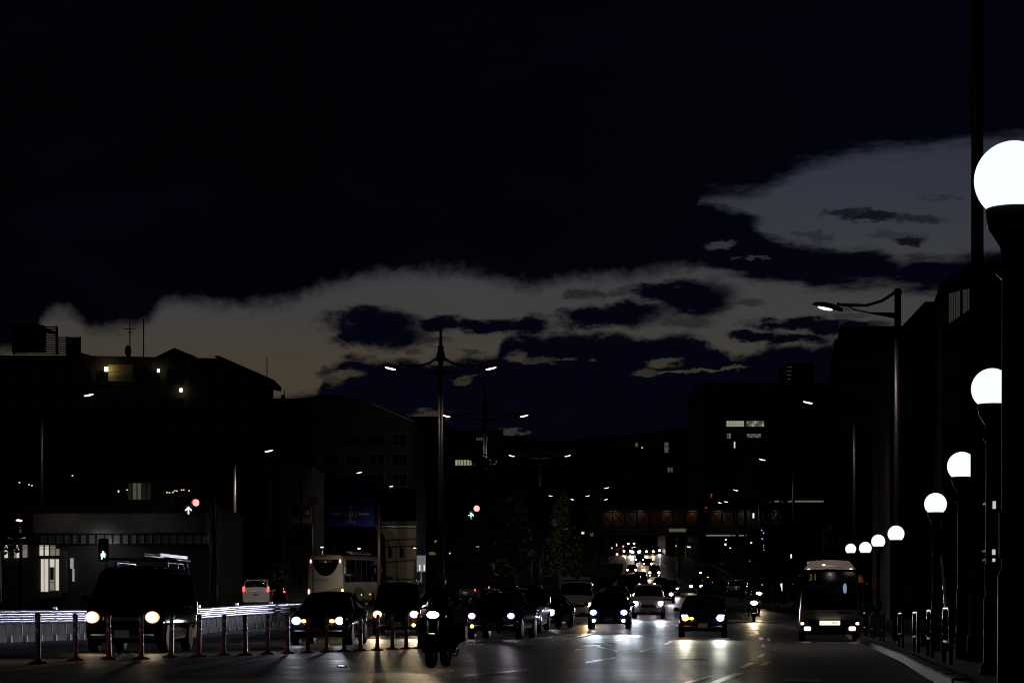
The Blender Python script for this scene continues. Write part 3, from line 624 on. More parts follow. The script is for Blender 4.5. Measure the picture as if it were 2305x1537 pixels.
def block(label, cat, px0, px1, Z, depth, ytop, wm, name='building', cols=0, rows=0, lit={}, side=None, poly=None, wsize=(1.4, 1.5), zlow=4.0):
    """a building whose street front stands Z metres away between two directions"""
    x0, x1 = XZ(px0, Z), XZ(px1, Z); zt = P(0, ytop, Z).z; z0 = base_z(x0, x1, Z)
    t = thing(name, label, cat, ((x0+x1)/2, Z, z0)); ox = (x0+x1)/2
    if poly: MB().prism([(XZ(a, Z)-ox, P(0, b, Z).z-z0) for a, b in poly], 0, depth).build('wall', wm, t)
    else:
        MB().box((0, depth/2, (zt-z0)/2), (x1-x0, depth, zt-z0)).build('wall', wm, t)
        pp = MB()
        for c, d in (((0, .12, zt-z0+.25), (x1-x0+.1, .24, .5)), ((0, depth-.12, zt-z0+.25), (x1-x0+.1, .24, .5)), ((-(x1-x0)/2+.07, depth/2, zt-z0+.25), (.24, depth-.5, .5)), (((x1-x0)/2-.07, depth/2, zt-z0+.25), (.24, depth-.5, .5))): pp.box(c, d)
        pp.build('parapet', wm, t)
    H = zt-z0-1.2
    for r in range(rows):
        zz = zlow + (H-zlow)*(r+.5)/rows
        MB().box((0, -.06, zz-(H-zlow)/rows/2), (x1-x0, .12, .18)).build('ledge', wm, t)
        for c in range(cols):
            window(t, (-(x1-x0)/2 + (x1-x0)*(c+.5)/cols, 0, zz), wsize[0], wsize[1], lit.get((r, c)))
    if side:
        n, rr = side; s_ = 'left' if ox > 0 else 'right'; xx = -(x1-x0)/2 if ox > 0 else (x1-x0)/2
        for r in range(rr):
            for c in range(n): window(t, (xx, depth*(c+.5)/n, zlow+(H-zlow)*(r+.5)/rr), wsize[0], wsize[1], face=s_)
    t['_'] = 0; del t['_']
    return t, ox, z0
def at(t, px, py, Z): p = P(px, py, Z); return p - t.location
def panel(name, m, t, px0, px1, py0, py1, Z, off=.0, th=.06, **k):
    a, b = P(px0, py0, Z), P(px1, py1, Z); c = (a+b)/2 - Vector(t.location); c.y = Z - t.location.y - off
    return MB().box((0, 0, 0), (abs(b.x-a.x), th, abs(b.z-a.z))).build(name, m, t, c, **k)
# apartment block at the far left, roof outline against the last light
t, ox, z0 = block('long dark apartment block with louvred boxes, dish and aerials on its flat roof', 'building', -900, 602, 200, 5, 800, WALLS[0], 'apartment_building', poly=[(-900, 1430), (-900, 799), (182, 800), (488, 806), (602, 862), (602, 1430)])
MB().prism([(XZ(a, 200)-ox, P(0, b, 200).z-z0) for a, b in [(484, 803), (496, 803), (619, 857), (617, 866), (598, 862)]], -.8, 5.8).build('roof', ROOFM, t)
MB().prism([(XZ(a, 200)-ox, P(0, b, 200).z-z0) for a, b in [(343, 804), (390, 781), (437, 800), (432, 803), (424, 803), (424, 808), (348, 808)]], .5, 6).build('roof_house', ROOFM, t)
MB().prism([(XZ(a, 200)-ox, P(0, b, 200).z-z0) for a, b in [(178, 802), (178, 792), (198, 797), (212, 802)]], .5, 6).build('roof_step', ROOFM, t)
for k, (a, b) in enumerate(((518, 532), (538, 552), (568, 584))): panel('roof_vent', ROOFM, t, a, b, 818+11*k, 828+11*k, 200, 0, .8)
for nm, a, b, c, d, n in (('louvre_box', 30, 126, 733, 797, 13), ('louvre_box', 127, 149, 757, 797, 8), ('louvre_box', 150, 178, 757, 799, 9)):
    q = MB()
    for px in (a, b): q.box(at(t, px, (c+d)/2, 200)+Vector((0, .3, 0)), (.18, .18, (d-c)/5443*200))
    if nm == 'louvre_box' and a == 150: q.box(at(t, (a+b)/2, (c+d)/2, 200)+Vector((0, .6, 0)), ((b-a)/5443*200, .3, (d-c)/5443*200))
    if a == 30: q.box(at(t, 62, (c+d)/2-2, 200)+Vector((0, .6, 0)), ((100-24)/5443*200, .3, (d-c-8)/5443*200))
    o = q.build('louvre_box', ROOFM, t)
    for k in range(n):
        py = c+2+(d-c-4)*k/(n-1)
        if a == 30: py -= 0
        MB().box((0, 0, 0), ((b-a)/5443*200+.15, .12, .085)).build('slat', ROOFM, o, at(t, (a+b)/2, py, 200)+Vector((0, .22, 0)))
panel('louvre_roof', ROOFM, t, 24, 100, 733, 742, 200, 0, .9); MB().prism([(XZ(a, 200)-ox, P(0, b, 200).z-z0) for a, b in [(86, 733), (90, 731), (127, 748), (127, 752), (86, 742)]], -.3, .9).build('louvre_roof', ROOFM, t)
def mast(t, px, y0, y1, Z, bars=(), r=.05):
    m = MB(); m.tube([at(t, px, y0, Z)+Vector((0, 1, 0)), at(t, px, y1, Z)+Vector((0, 1, 0))], r, 6)
    for py, w in bars: m.tube([at(t, px-w/2, py, Z)+Vector((0, 1, 0)), at(t, px+w/2, py-1, Z)+Vector((0, 1, 0))], r*.8, 6)
    m.build('aerial', ROOFM, t)
mast(t, 288, 802, 720, 200, ((737, 26), (745, 10))); mast(t, 319, 802, 713, 200); mast(t, 598, 856, 802, 200, r=.04)
m = MB(); m.ball((0, 0, 0), (.28, .16, .5), 14, 8); m.tube([(0, 0, -.4), (.05, .1, -.75)], .05); m.build('satellite_dish', ROOFM, t, at(t, 284, 787, 200)+Vector((0, 1, 0)))
for r in range(5):
    for c in range(11):
        px, py = 30+52*c, 850+62*r
        if px > 560: continue
        window(t, at(t, px, py, 200), 1.2, 1.1)
YW = mat('yellow_balcony_wall', (.55, .46, .22), .8)
for px, py, sz, pw in ((241, 832, 8, 9), (358, 835, 5, 1.2), (409, 879, 6, 1.2)):
    panel('balcony_lamp', glow_mat('warm_balcony_lamp', (1, .88, .55), 3.0), t, px-sz/2, px+sz/2, py-sz/2-1, py+sz/2+1, 200, .45, .12)
    lamp('POINT', t, at(t, px+2, py, 200)+Vector((0, -.75, 0)), pw*.5, (1, .82, .42), radius=.1, name='balcony_glow')
panel('balcony_wall', YW, t, 244, 300, 820, 858, 200, .05, .1); panel('balcony_wall', YW, t, 488, 512, 849, 862, 200, .05, .1)
panel('balcony_rail', ROOFM, t, 244, 270, 838, 839, 200, .5, .05)
# terrace behind with the sloping roof edge
t, ox, z0 = block('low dark block with a long sloping roof edge catching the light', 'building', 596, 936, 262, 30, 897, WALLS[2], 'sloped_roof_building', poly=[(596, 1430), (596, 896), (800, 897), (834, 905), (936, 950), (936, 1430)])
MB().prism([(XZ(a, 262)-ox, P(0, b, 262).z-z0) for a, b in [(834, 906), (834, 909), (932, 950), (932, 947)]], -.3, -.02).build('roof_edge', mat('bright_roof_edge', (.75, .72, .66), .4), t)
mast(t, 638, 897, 876, 262); m = MB(); m.ball((0, 0, 0), (.25, .15, .3), 12, 6); m.build('satellite_dish', ROOFM, t, at(t, 635, 892, 262)+Vector((0, 1, 0)))
for r in range(4):
    for c in range(6): window(t, at(t, 640+52*c, 990+45*r, 262), 1.6, 1.2, None)
t, ox, z0 = block('dark block with thin aerials beside the double lamp post', 'building', 925, 1000, 330, 25, 945, WALLS[0], 'aerial_building', cols=4, rows=5)
for px, y1 in ((951, 925), (963, 915), (972, 930)): mast(t, px, 945, y1, 330, ((y1+4, 9),), .04)
# office block in the centre with a band of lit windows
t, ox, z0 = block('office block with one long band of lit windows and a small blue roof sign', 'building', 985, 1132, 425, 30, 972, WALLS[0], 'office_building')
for a, b, m in ((1004, 1010, LIT_Y), (1025, 1031, LIT_Y), (1032, 1037, LIT_Y), (1038, 1043, LIT_Y), (1044, 1050, LIT_Y), (1051, 1056, LIT_Y), (1057, 1063, LIT_Y), (1064, 1073, LIT_D), (1074, 1082, LIT_D), (1083, 1087, LIT_W), (1094, 1099, LIT_Y), (1100, 1105, LIT_Y), (1107, 1112, LIT_D), (1113, 1118, LIT_Y)):
    panel('window', m, t, a, b-.6, 1035, 1047, 425, .05)
for k in range(4):
    for c in range(8): window(t, at(t, 1000+17*c, 1070+28*k, 425), .9, 1.1)
writing('S.MAX', 'roof_sign', glow_mat('blue_roof_sign', (.35, .55, 1.0), .16), t, at(t, 1085, 988, 425)+Vector((0, -.12, 0)), .75)
t, ox, z0 = block('broad dark block behind the street with a few scattered lamps', 'building', 1128, 1365, 500, 30, 1006, WALLS[1], 'dark_building', cols=9, rows=4)
for px, py, m in ((1432, 1001, LIT_D),): pass
t, ox, z0 = block('dark high block with one dim square window near its top', 'building', 1365, 1502, 540, 25, 985, WALLS[2], 'dark_building', cols=6, rows=5)
panel('window', LIT_D, t, 1430, 1436, 997, 1005, 540, .1); panel('window', LIT_W, t, 1444, 1447, 1006, 1009, 540, .1)
t, ox, z0 = block('narrow tower block with a vertical lettered sign on its corner', 'building', 1498, 1577, 470, 25, 968, WALLS[1], 'corner_building', cols=4, rows=6)
panel('vertical_sign', mat('brown_sign_board', (.05, .03, .02), .5), t, 1495, 1505, 982, 1034, 470, .2)
writing(['京', '室'], 'sign_letter', glow_mat('dim_sign_letter', (.75, .68, .5), .16), t, at(t, 1500, 1008, 470)+Vector((0, -.27, 0)), 1.1, vertical=True)
panel('window', LIT_D, t, 1483+20, 1488+20, 1052, 1062, 470, .1); panel('window', LIT_D, t, 1510, 1514, 1052, 1062, 470, .1)
# big office on the hill, lit fifth floor
t, ox, z0 = block('broad dark office building with two floors of lit gridded windows', 'building', 1575, 1882, 432, 30, 868, WALLS[0], 'office_building')
def lit_grid(t, a, b, c, d, nx, ny, Z, ms):
    for i in range(nx):
        for j in range(ny): panel('window', ms[(i*7+j*3) % len(ms)], t, a+(b-a)*i/nx+.35, a+(b-a)*(i+1)/nx-.35, c+(d-c)*j/ny+.35, c+(d-c)*(j+1)/ny-.35, Z, .06)
LIT_P = glow_mat('pale_office_window', (.75, .74, .58), .38); LIT_P2 = glow_mat('dim_office_window', (.62, .62, .52), .20)
lit_grid(t, 1635, 1675, 947, 960, 6, 2, 432, [LIT_P]); lit_grid(t, 1680, 1720, 947, 960, 7, 2, 432, [LIT_P2, LIT_P, LIT_P2, LIT_D]); lit_grid(t, 1681, 1713, 976, 985, 5, 2, 432, [LIT_P2, LIT_D]); lit_grid(t, 1636, 1645, 975, 987, 2, 2, 432, [LIT_D, LIT_P2, GLASS])
panel('stair_window', LIT_W, t, 1652, 1655, 994, 1008, 432, .06)
for r in range(5):
    for c in range(12):
        px, py = 1592+24*c, 892+30*r
        if r in (2, 3) and 1626 < px < 1728: continue
        window(t, at(t, px, py, 432), 1.3, 1.0)
t, ox, z0 = block('distant tower with faint pale lines down one side', 'building', 1771, 1832, 560, 20, 820, WALLS[0], 'tower', cols=5, rows=7)
for k in range(4): panel('lit_ledge', LIT_D, t, 1772, 1782-k, 826+9*k, 827+9*k, 560, .3)
# the row along the pavement
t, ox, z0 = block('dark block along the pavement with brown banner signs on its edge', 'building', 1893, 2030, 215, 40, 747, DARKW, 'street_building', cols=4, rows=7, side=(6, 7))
t.rotation_euler[2] = R(-6)
for c, d in ((765, 840), (868, 940), (965, 1010)): panel('banner_sign', mat('red_brown_banner', (.22, .07, .05), .6), t, 1878, 1896, c, d, 215, .5, .2)
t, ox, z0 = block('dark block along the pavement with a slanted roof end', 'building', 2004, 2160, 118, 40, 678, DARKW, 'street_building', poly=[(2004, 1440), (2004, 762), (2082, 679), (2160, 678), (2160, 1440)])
t.rotation_euler[2] = R(-7.3)
for r in range(5):
    for c in range(3): window(t, at(t, 2030+36*c, 820+100*r, 118), .65, 1.4)
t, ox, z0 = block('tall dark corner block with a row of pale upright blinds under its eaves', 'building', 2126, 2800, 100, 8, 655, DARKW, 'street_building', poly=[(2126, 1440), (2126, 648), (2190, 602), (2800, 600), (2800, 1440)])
t.rotation_euler[2] = R(-7.3)
MB().prism([(XZ(a, 100)-ox, P(0, b, 100).z-z0) for a, b in [(2118, 652), (2118, 642), (2192, 592), (2800, 588), (2800, 600), (2196, 602)]], -1, 8.4).build('roof', ROOFM, t)
BL = mat('pale_blind', (.5, .5, .46), .7, emit=(.5, .5, .42), estr=.045)
for k in range(9):
    px = 2141+5.2*k
    if k in (5,): continue
    a = 655-1.2*k; b = 722-3.6*k
    panel('blind', BL, t, px, px+3.6, a, b, 100, .05)
for r in range(5):
    for c in range(3): window(t, at(t, 2150+60*c, 800+120*r, 100), .7, 1.5)
# small lit signs on the right-hand fronts, plus glints built as glowing plates
PKL = glow_mat('pink_lamp', (1, .55, .75), 1.6); RDL = glow_mat('small_red_lamp', (1, .12, .12), 1.2)
GLINT = glow_mat('post_glint_face', (.9, .95, .95), .55)  # glow face for the painted glints on the globe post
def sign_box(label, px, py, w, h, Z, m, cat='sign', name='sign_or_glint', txt=None, group='small lit shop signs'):
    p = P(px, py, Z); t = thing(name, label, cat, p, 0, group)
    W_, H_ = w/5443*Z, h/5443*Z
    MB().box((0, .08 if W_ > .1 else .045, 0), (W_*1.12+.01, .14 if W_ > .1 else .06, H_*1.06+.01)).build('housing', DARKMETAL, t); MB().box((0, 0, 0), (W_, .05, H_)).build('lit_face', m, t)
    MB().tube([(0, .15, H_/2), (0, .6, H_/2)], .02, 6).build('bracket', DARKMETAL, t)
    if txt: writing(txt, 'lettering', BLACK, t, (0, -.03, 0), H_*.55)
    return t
SW = glow_mat('white_shop_sign', (.95, 1.0, 1.0), 1.1); SWM = glow_mat('warm_shop_sign', (1, .9, .7), .9); SD = glow_mat('dim_shop_sign', (.7, .75, .7), .3); SPK = glow_mat('pink_neon', (1.0, .03, .38), .75); SBL = glow_mat('blue_led', (.45, .5, 1.0), 1.2); SGR = glow_mat('teal_shop_sign', (.5, 1.0, .85), .9)
for a in [('upper white lit notice on the half-hidden globe lamp post', 2238, 1136, 6, 17, 27.9, GLINT), ('lower white lit notice on the half-hidden globe lamp post', 2237, 1242, 6, 12, 27.9, GLINT), ('small white lit notice just under the lower one on the half-hidden globe post', 2237, 1260, 5, 7, 27.9, GLINT),  # first three are reflections on the post, built as small glowing plates
          ('narrow bluish lit sign behind the fifth globe lamp post', 2030, 1342, 5, 22, 120, SD), ('small cream lamp sign under the tree beside the pavement', 2082, 1319, 5, 8, 110, SD), ('tiny white lit sign above the narrow bluish one', 2029, 1270, 4, 10, 120, SD),
          ('bright white upright sign just before the minibus roof', 1782, 1250, 6, 14, 190, SW), ('thin white upright sign low beside the waiting pedestrian', 1759, 1321, 4, 17, 170, SW), ('white upright sign hanging under the footbridge end', 1696, 1160, 3.5, 11, 300, SW),
          ('wide white lit sign strip beside the bus shelter', 1672, 1232, 10, 3, 440, SW), ('small white lit sign above the parked row', 1640, 1232, 5, 3, 440, SWM), ('warm lit sign above the bus shelter', 1641, 1211, 5, 3, 440, SWM),
          ('orange lit shop sign beyond the hill crossing', 1526, 1228, 12, 3, 470, glow_mat('orange_sign', (1, .5, .1), .9)), ('dim tan lit shop front under the footbridge', 1511, 1203, 32, 4, 480, glow_mat('tan_sign', (.8, .45, .2), .12)), ('pale lit shop front under the middle of the footbridge', 1511, 1194, 32, 5, 480, glow_mat('pale_sign', (.7, .6, .45), .10)),
          ('tiny teal lit sign among the dark trees below the footbridge', 1688, 1263, 3, 3, 260, SGR), ('round green lit sign in the median tree crown', 1008, 1208, 6, 5, 240, SGR), ('green lit signal lens seen beside the median trunk', 1012, 1244, 4, 6, 240, SGR),
          ('white lit sign beside the median tree trunk', 981, 1220, 6, 8, 240, SD), ('yellow lit shop sign low between the tree trunks', 973, 1245, 15, 7, 240, glow_mat('yellow_sign', (.8, .5, .08), .10)), ('orange pair of lamps at the side street corner', 1312, 1199, 6, 5, 330, glow_mat('orange_lamp', (1, .5, .2), 1.5)),
          ('small lit window sign beside the orange lamps', 1335, 1202, 14, 8, 340, LIT_D), ('bright shop window seen between the two median trunks', 1075, 1232, 9, 14, 260, LIT_W), ('lit white shop fascia between the two median trunks', 1048, 1250, 18, 3, 260, SD), ('small lit shop window beyond the median trunk', 1070, 1262, 7, 9, 260, LIT_D),
          ('dim blue lit shop front behind the no turn sign', 1250, 1175, 12, 14, 320, glow_mat('blue_dim_sign', (.1, .25, .6), .05)), ('pale blue lit letters sign beside the dim blue front', 1272, 1190, 14, 4, 320, glow_mat('blue_dim_sign2', (.3, .4, .8), .12)),
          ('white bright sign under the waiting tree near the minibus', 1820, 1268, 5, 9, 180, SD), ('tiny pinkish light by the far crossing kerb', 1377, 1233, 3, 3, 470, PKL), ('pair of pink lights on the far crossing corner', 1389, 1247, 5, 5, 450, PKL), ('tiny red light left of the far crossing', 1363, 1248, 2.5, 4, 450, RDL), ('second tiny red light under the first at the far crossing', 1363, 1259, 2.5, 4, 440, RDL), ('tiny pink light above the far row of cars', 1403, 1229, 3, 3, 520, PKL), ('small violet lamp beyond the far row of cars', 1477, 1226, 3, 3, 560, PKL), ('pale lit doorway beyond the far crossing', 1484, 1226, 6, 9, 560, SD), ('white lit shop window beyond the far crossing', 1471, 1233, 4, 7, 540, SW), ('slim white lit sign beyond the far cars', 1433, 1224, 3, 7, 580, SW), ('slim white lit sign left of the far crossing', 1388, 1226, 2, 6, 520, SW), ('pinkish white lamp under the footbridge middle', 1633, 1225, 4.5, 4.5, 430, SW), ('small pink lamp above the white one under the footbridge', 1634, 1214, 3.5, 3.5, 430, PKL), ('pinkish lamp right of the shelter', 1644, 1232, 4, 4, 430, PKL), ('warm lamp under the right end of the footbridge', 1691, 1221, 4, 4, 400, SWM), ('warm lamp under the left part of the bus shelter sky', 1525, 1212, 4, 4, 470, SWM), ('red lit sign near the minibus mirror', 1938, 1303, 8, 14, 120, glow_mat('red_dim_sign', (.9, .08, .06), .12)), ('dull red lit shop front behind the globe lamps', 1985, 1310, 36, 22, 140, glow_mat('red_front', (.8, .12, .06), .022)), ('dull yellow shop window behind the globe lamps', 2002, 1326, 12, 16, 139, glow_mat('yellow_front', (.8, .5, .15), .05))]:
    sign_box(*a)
def neon(label, txt, px, py, Z, size):
    t = thing('neon_sign', label, 'sign', P(px, py, Z), 0); writing(txt, 'neon_letter', SPK, t, (0, 0, 0), size, ext=.03); MB().box((0, .2, 0), (size*2.2, .08, size*1.1)).build('sign_board', BLACK, t)
neon('pink neon sign reading Fyn above the footbridge', 'Fyn', 1596, 1147, 395, 1.05); neon('single pink neon stroke sign higher above the footbridge', '7', 1601, 1116, 395, .8)
t = thing('led_strand', 'hanging strand of blue and white tree lights', 'lights', P(1716, 1210, 280), 0)
for k in range(9): MB().ball((random.uniform(-.2, .2), 0, 1.2-.33*k), .09, 8, 5).build('bulb', SBL, t)
MB().tube([(0, .05, 1.5), (0, .05, -1.7)], .015, 6).build('wire', BLACK, t)

# glazed pavilion and raised hall at the near left
Z = 112
t, ox, z0 = block('low glazed hall behind the guard rail with lit tall panes, grey fascia and rooftop rooms', 'building', -260, 470, Z, 14, 1155, mat('dark_hall_wall', (.045, .042, .04), .85, var=.2, vscale=.5), 'station_hall')
gp = mat('hall_plaster', (.13, .12, .11), .85, var=.25, vscale=2.0)
panel('fascia', gp, t, 84, 470, 1157, 1200, Z, .5, 1.0)
for k in range(21):
    px = 92+18.2*k; panel('clerestory_pane', mat('grey_pane', (.16, .17, .17), .35, emit=(.3, .33, .33), estr=.012), t, px, px+14.5, 1204, 1223, Z, .06, .05)
    panel('clerestory_post', DARKMETAL, t, px-3, px-1, 1202, 1225, Z, .14, .12)
panel('clerestory_rail', DARKMETAL, t, 84, 470, 1224, 1227, Z, .14, .14); panel('clerestory_rail', DARKMETAL, t, 84, 470, 1200, 1203, Z, .14, .14)
PANE_W = glow_mat('bright_hall_pane', (1.0, .93, .78), .60); PANE_D = glow_mat('shaded_hall_pane', (.75, .70, .58), .22); PANE_G = glow_mat('greenish_hall_pane', (.55, .58, .45), .30)
for a, b, c, d, m in ((90, 98, 1226, 1250, PANE_W), (102, 110, 1226, 1250, PANE_W), (114, 125, 1226, 1250, PANE_D), (127, 134, 1234, 1250, PANE_D), (93, 99, 1258, 1331, PANE_W), (101, 109, 1258, 1331, PANE_W), (113, 123, 1258, 1276, PANE_W), (113, 123, 1277, 1310, PANE_D), (113, 123, 1311, 1328, PANE_G), (126, 133, 1258, 1328, PANE_W),
                      (11, 18, 1226, 1255, PANE_W), (32, 36, 1236, 1255, PANE_G), (38, 49, 1226, 1255, PANE_W), (52, 62, 1226, 1254, PANE_D)):
    panel('window_pane', m, t, a, b, c, d, Z, .08, .05)
for py in (1229, 1234): panel('mullion', DARKMETAL, t, 88, 136, py, py+1.3, Z, .14, .05); panel('mullion', DARKMETAL, t, 9, 64, py, py+1.3, Z, .14, .05)
panel('transom', DARKMETAL, t, 86, 137, 1251, 1256, Z, .16, .1); panel('sill', gp, t, 90, 140, 1334, 1345, Z, .3, .5); panel('pane_poster', mat('grey_poster', (.12, .11, .14), .6), t, 114, 122, 1276, 1304, Z, .13, .03)
panel('corner_post', gp, t, 137, 152, 1240, 1335, Z, .2, .3); panel('lit_doorway', glow_mat('cool_doorway', (.75, .8, .85), .36), t, 159, 166, 1256, 1279, Z, .1, .05); panel('lit_doorway', glow_mat('cool_doorway', (.75, .8, .85), .36), t, 164, 168, 1280, 1308, Z, .1, .05)
panel('lit_eave', glow_mat('warm_eave', (.8, .5, .3), .35), t, 26, 64, 1210, 1212.5, Z, .7, .1)
# rooftop rooms of the hall: dim panes and upright signs
for k in range(9):
    a = 330+8.8*k
    for c, d in ((1131, 1139), (1141, 1154)): panel('upper_pane', LIT_D if k % 4 else LIT_P2, t, a, a+6.6, c, d, Z+4, -4, .05)
panel('upper_room', WALLS[0], t, 225, 420, 1068, 1156, Z+4.4, -4.4+.0, .4)
for k, (a, c, d) in enumerate(((246, 1131, 1145), (257, 1128, 1143), (266, 1127, 1142), (275, 1130, 1143), (287, 1131, 1141))):
    panel('upright_sign', mat('dark_sign_board', (.02, .02, .03), .5), t, a-4, a+4, c-3, d+4, Z+3.9, -3.9, .06)
    for j in range(4): panel('sign_stroke', glow_mat('pale_blue_letter', (.75, .85, 1.0), .55), t, a-2.6+(j % 2), a+2.4, c+j*3.4, c+j*3.4+1.6, Z+3.8, -3.8+.05, .03)
for k in range(5): panel('curtain', LIT_D if k in (1, 2) else mat('dim_curtain', (.2, .2, .12), .8, emit=(.3, .3, .15), estr=.02), t, 258+11*k, 266+11*k, 1076, 1114, Z+4.1, -4.1+.0, .05)
for px, py in ((352, 1099), (358, 1099.5), (366, 1099), (370, 1095), (375, 1095.5), (386, 1093), (391, 1093), (403, 1095), (240, 1095), (240, 1098), (260, 1093), (10, 1076), (32, 1081), (39, 1083), (133, 1060)):
    panel('ceiling_lamp', glow_mat('warm_ceiling_lamp', (1, .7, .4), 1.2), t, px-1.4, px+1.4, py-1, py+1, Z+3.5, -3.5, .1)
panel('door_lamp', LAMP_W, t, 236, 242, 1221, 1224, Z, .8, .2)
lamp('POINT', t, at(t, 239, 1226, Z)+Vector((0, -1.2, 0)), 14, (.95, 1, .95), radius=.15, name='door_glow')
lamp('SPOT', t, at(t, 150, 1150, Z)+Vector((0, -3, .5)), 18, (1, .86, .8), (R(25), 0, 0), 150, 1, .2, 'added_fascia_light'); lamp('SPOT', t, at(t, 350, 1150, Z)+Vector((0, -3, .5)), 14, (.8, 1, .95), (R(25), 0, 0), 150, 1, .2, 'added_fascia_light')  # unseen lamps added in front of the hall to brighten its fascia
# plaster house and ramp wall beside the coach
t, ox, z0 = block('narrow cream plaster house with brown shutters behind the coach', 'house', 632, 702, 186, 12, 1062, WALLS[3], 'plaster_house')
panel('downpipe', DARKMETAL, t, 676, 680, 1080, 1330, 186, .1, .1); panel('floor_band', mat('dark_band', (.05, .04, .03), .7), t, 633, 701, 1194, 1199, 186, .06, .1)
for a, b, c, d in ((646, 659, 1200, 1262), (659, 674, 1200, 1232), (698, 702, 1202, 1230)): panel('shutter', mat('brown_shutter', (.16, .09, .06), .6), t, a, b, c, d, 186, .05, .08)
window(t, at(t, 668, 1216, 186), .36, .9)
for px, py, m in ((666, 1165, None), (690, 1165, None)): window(t, at(t, px, 1150, 186), .4, .9)
t, ox, z0 = block('pale concrete ramp wall in slanting bands behind the coach', 'wall', 832, 937, 202, 8, 1186, WALLS[2], 'ramp_wall')
for k, (a0, a1, b0, b1) in enumerate(((1189, 1189, 1215, 1211), (1219, 1215, 1231, 1226), (1235, 1230, 1266, 1258), (1270, 1262, 1330, 1330))):
    MB().prism([(XZ(832, 202)-ox, P(0, b0, 202).z-z0), (XZ(937, 202)-ox, P(0, b1, 202).z-z0), (XZ(937, 202)-ox, P(0, a1, 202).z-z0), (XZ(832, 202)-ox, P(0, a0, 202).z-z0)], -.14, 0).build('wall_band', mat('tan_concrete', (.42, .36, .27), .8, var=.2, vscale=.8), t)
panel('handrail', STEEL, t, 832, 937, 1184, 1185.5, 202, .1, .1)

# hills behind the town
rg = [(-2500, 1050), (-600, 1020), (300, 965), (600, 915), (650, 896), (700, 887), (760, 893), (850, 915), (1000, 960), (1200, 990), (1400, 985), (1500, 972), (1700, 935), (2000, 905), (2600, 890), (4500, 1000)]
rows = [[], [], []]
for k in range(140):
    px = -2500+7000*k/139
    for (a, b), (c, d) in zip(rg, rg[1:]):
        if a <= px <= c: py = b+(d-b)*(px-a)/(c-a); break
    p = P(px, py, 1700); rows[1].append((p.x, p.y, p.z+random.uniform(-2, 2))); rows[0].append((p.x, 1400, 20)); rows[2].append((p.x*1.2, 2300, 20))
MB().grid(rows).build('hills', mat('wooded_hill', (.03, .04, .025), .95), kind='structure')

# ---------------------------------------------------------------- footbridge
Z = 362
fb = thing('footbridge', 'steel truss footbridge with crossed braces spanning the street', 'bridge', (XZ(1567, Z), Z, P(0, 1195, Z).z))
fz = lambda py: P(0, py, Z).z - fb.location.z
fx = lambda px: XZ(px, Z) - fb.location.x
FBM = mat('brown_bridge_paint', (.16, .09, .065), .6, var=.2)
for yy in (0, 3.2):
    for nm, py, h in (('top_chord', 1146, .35), ('bottom_chord', 1186, .5), ('deck_beam', 1201, .3)): MB().box((0, yy, fz(py)), (fx(1800)-fx(1340), .3, h)).build(nm, FBM, fb)
src = br = None
n = 16
for k in range(n+1):
    px = 1352+(1790-1352)*k/n
    for yy in (0, 3.2):
        if src is None: src = MB().box((0, 0, 0), (.16, .2, fz(1146)-fz(1186))).build('truss_post', FBM, fb, (fx(px), yy, fz(1166)))
        else: inst(src, fb, (fx(px), yy, fz(1166)))
    if k < n:
        dx = fx(1352+(1790-1352)/n)-fx(1352); dz = fz(1149)-fz(1183); L = math.hypot(dx, dz)
        for sg in (-1, 1):
            c = (fx(px)+dx/2, .05*sg, fz(1166))
            if br is None: br = MB().box((0, 0, 0), (L, .08, .11)).build('truss_brace', FBM, fb, c); br.rotation_euler = (0, sg*math.atan2(dz, dx), 0)
            else: inst(br, fb, c, rot=(0, sg*math.atan2(dz, dx), 0))
MB().box((0, 1.6, fz(1192)), (fx(1800)-fx(1340), 3.0, .25)).build('deck', CONC, fb)
PANB = [mat('backdrop_tone_'+c, col, .7) for c, col in (('tan', (.34, .22, .15)), ('red', (.26, .10, .07)), ('grey', (.28, .27, .22)), ('teal', (.10, .26, .22)))]  # tones of the lit walls behind, put on panels in the bridge
for px in (1380, 1440, 1500, 1560, 1620, 1680, 1740):
    MB().box((fx(px), .75, fz(1149.5)), (1.2, .1, .06)).build('added_bridge_lamp', glow_mat('added_bridge_lamp_face', (1, .9, .7), .05), fb); lamp('POINT', fb, (fx(px), .6, fz(1152)), 3, (1, .85, .65), radius=.3, name='added_panel_light')  # lamps added along the walkway to brighten the panels
for k in range(n):
    a = 1352+(1790-1352)*k/n; q = (0, 0, 0, 1, 1, 1, 1, 1, None, 1, 2, 2, 3, 2, 2, 2)[k]
    if q is None: continue
    MB().box((0, 0, 0), (fx(1378)-fx(1352)-.1, .05, fz(1153)-fz(1183))).build('backdrop_panel', PANB[q], fb, (fx(a+13.5), 1.2, fz(1167)))  # panels stand in for lit walls seen behind the bridge
for px in (1366, 1530, 1778):
    zg = gz(XZ(px, Z), Z) - fb.location.z
    for yy in (.3, 2.9): MB().box((0, 0, 0), (.5, .4, fz(1201)-zg)).build('bridge_leg', FBM, fb, (fx(px), yy, (fz(1201)+zg)/2))
MB().box((fx(1635), -.25, fz(1205)), (fx(1680)-fx(1590), .08, .10)).build('underside_lamp', glow_mat('dim_tube', (.8, .85, .65), .35), fb)
MB().box((fx(1525), -.25, fz(1193)), (fx(1545)-fx(1507), .08, .5)).build('bridge_sign', glow_mat('dim_bridge_sign', (.7, .65, .5), .10), fb)
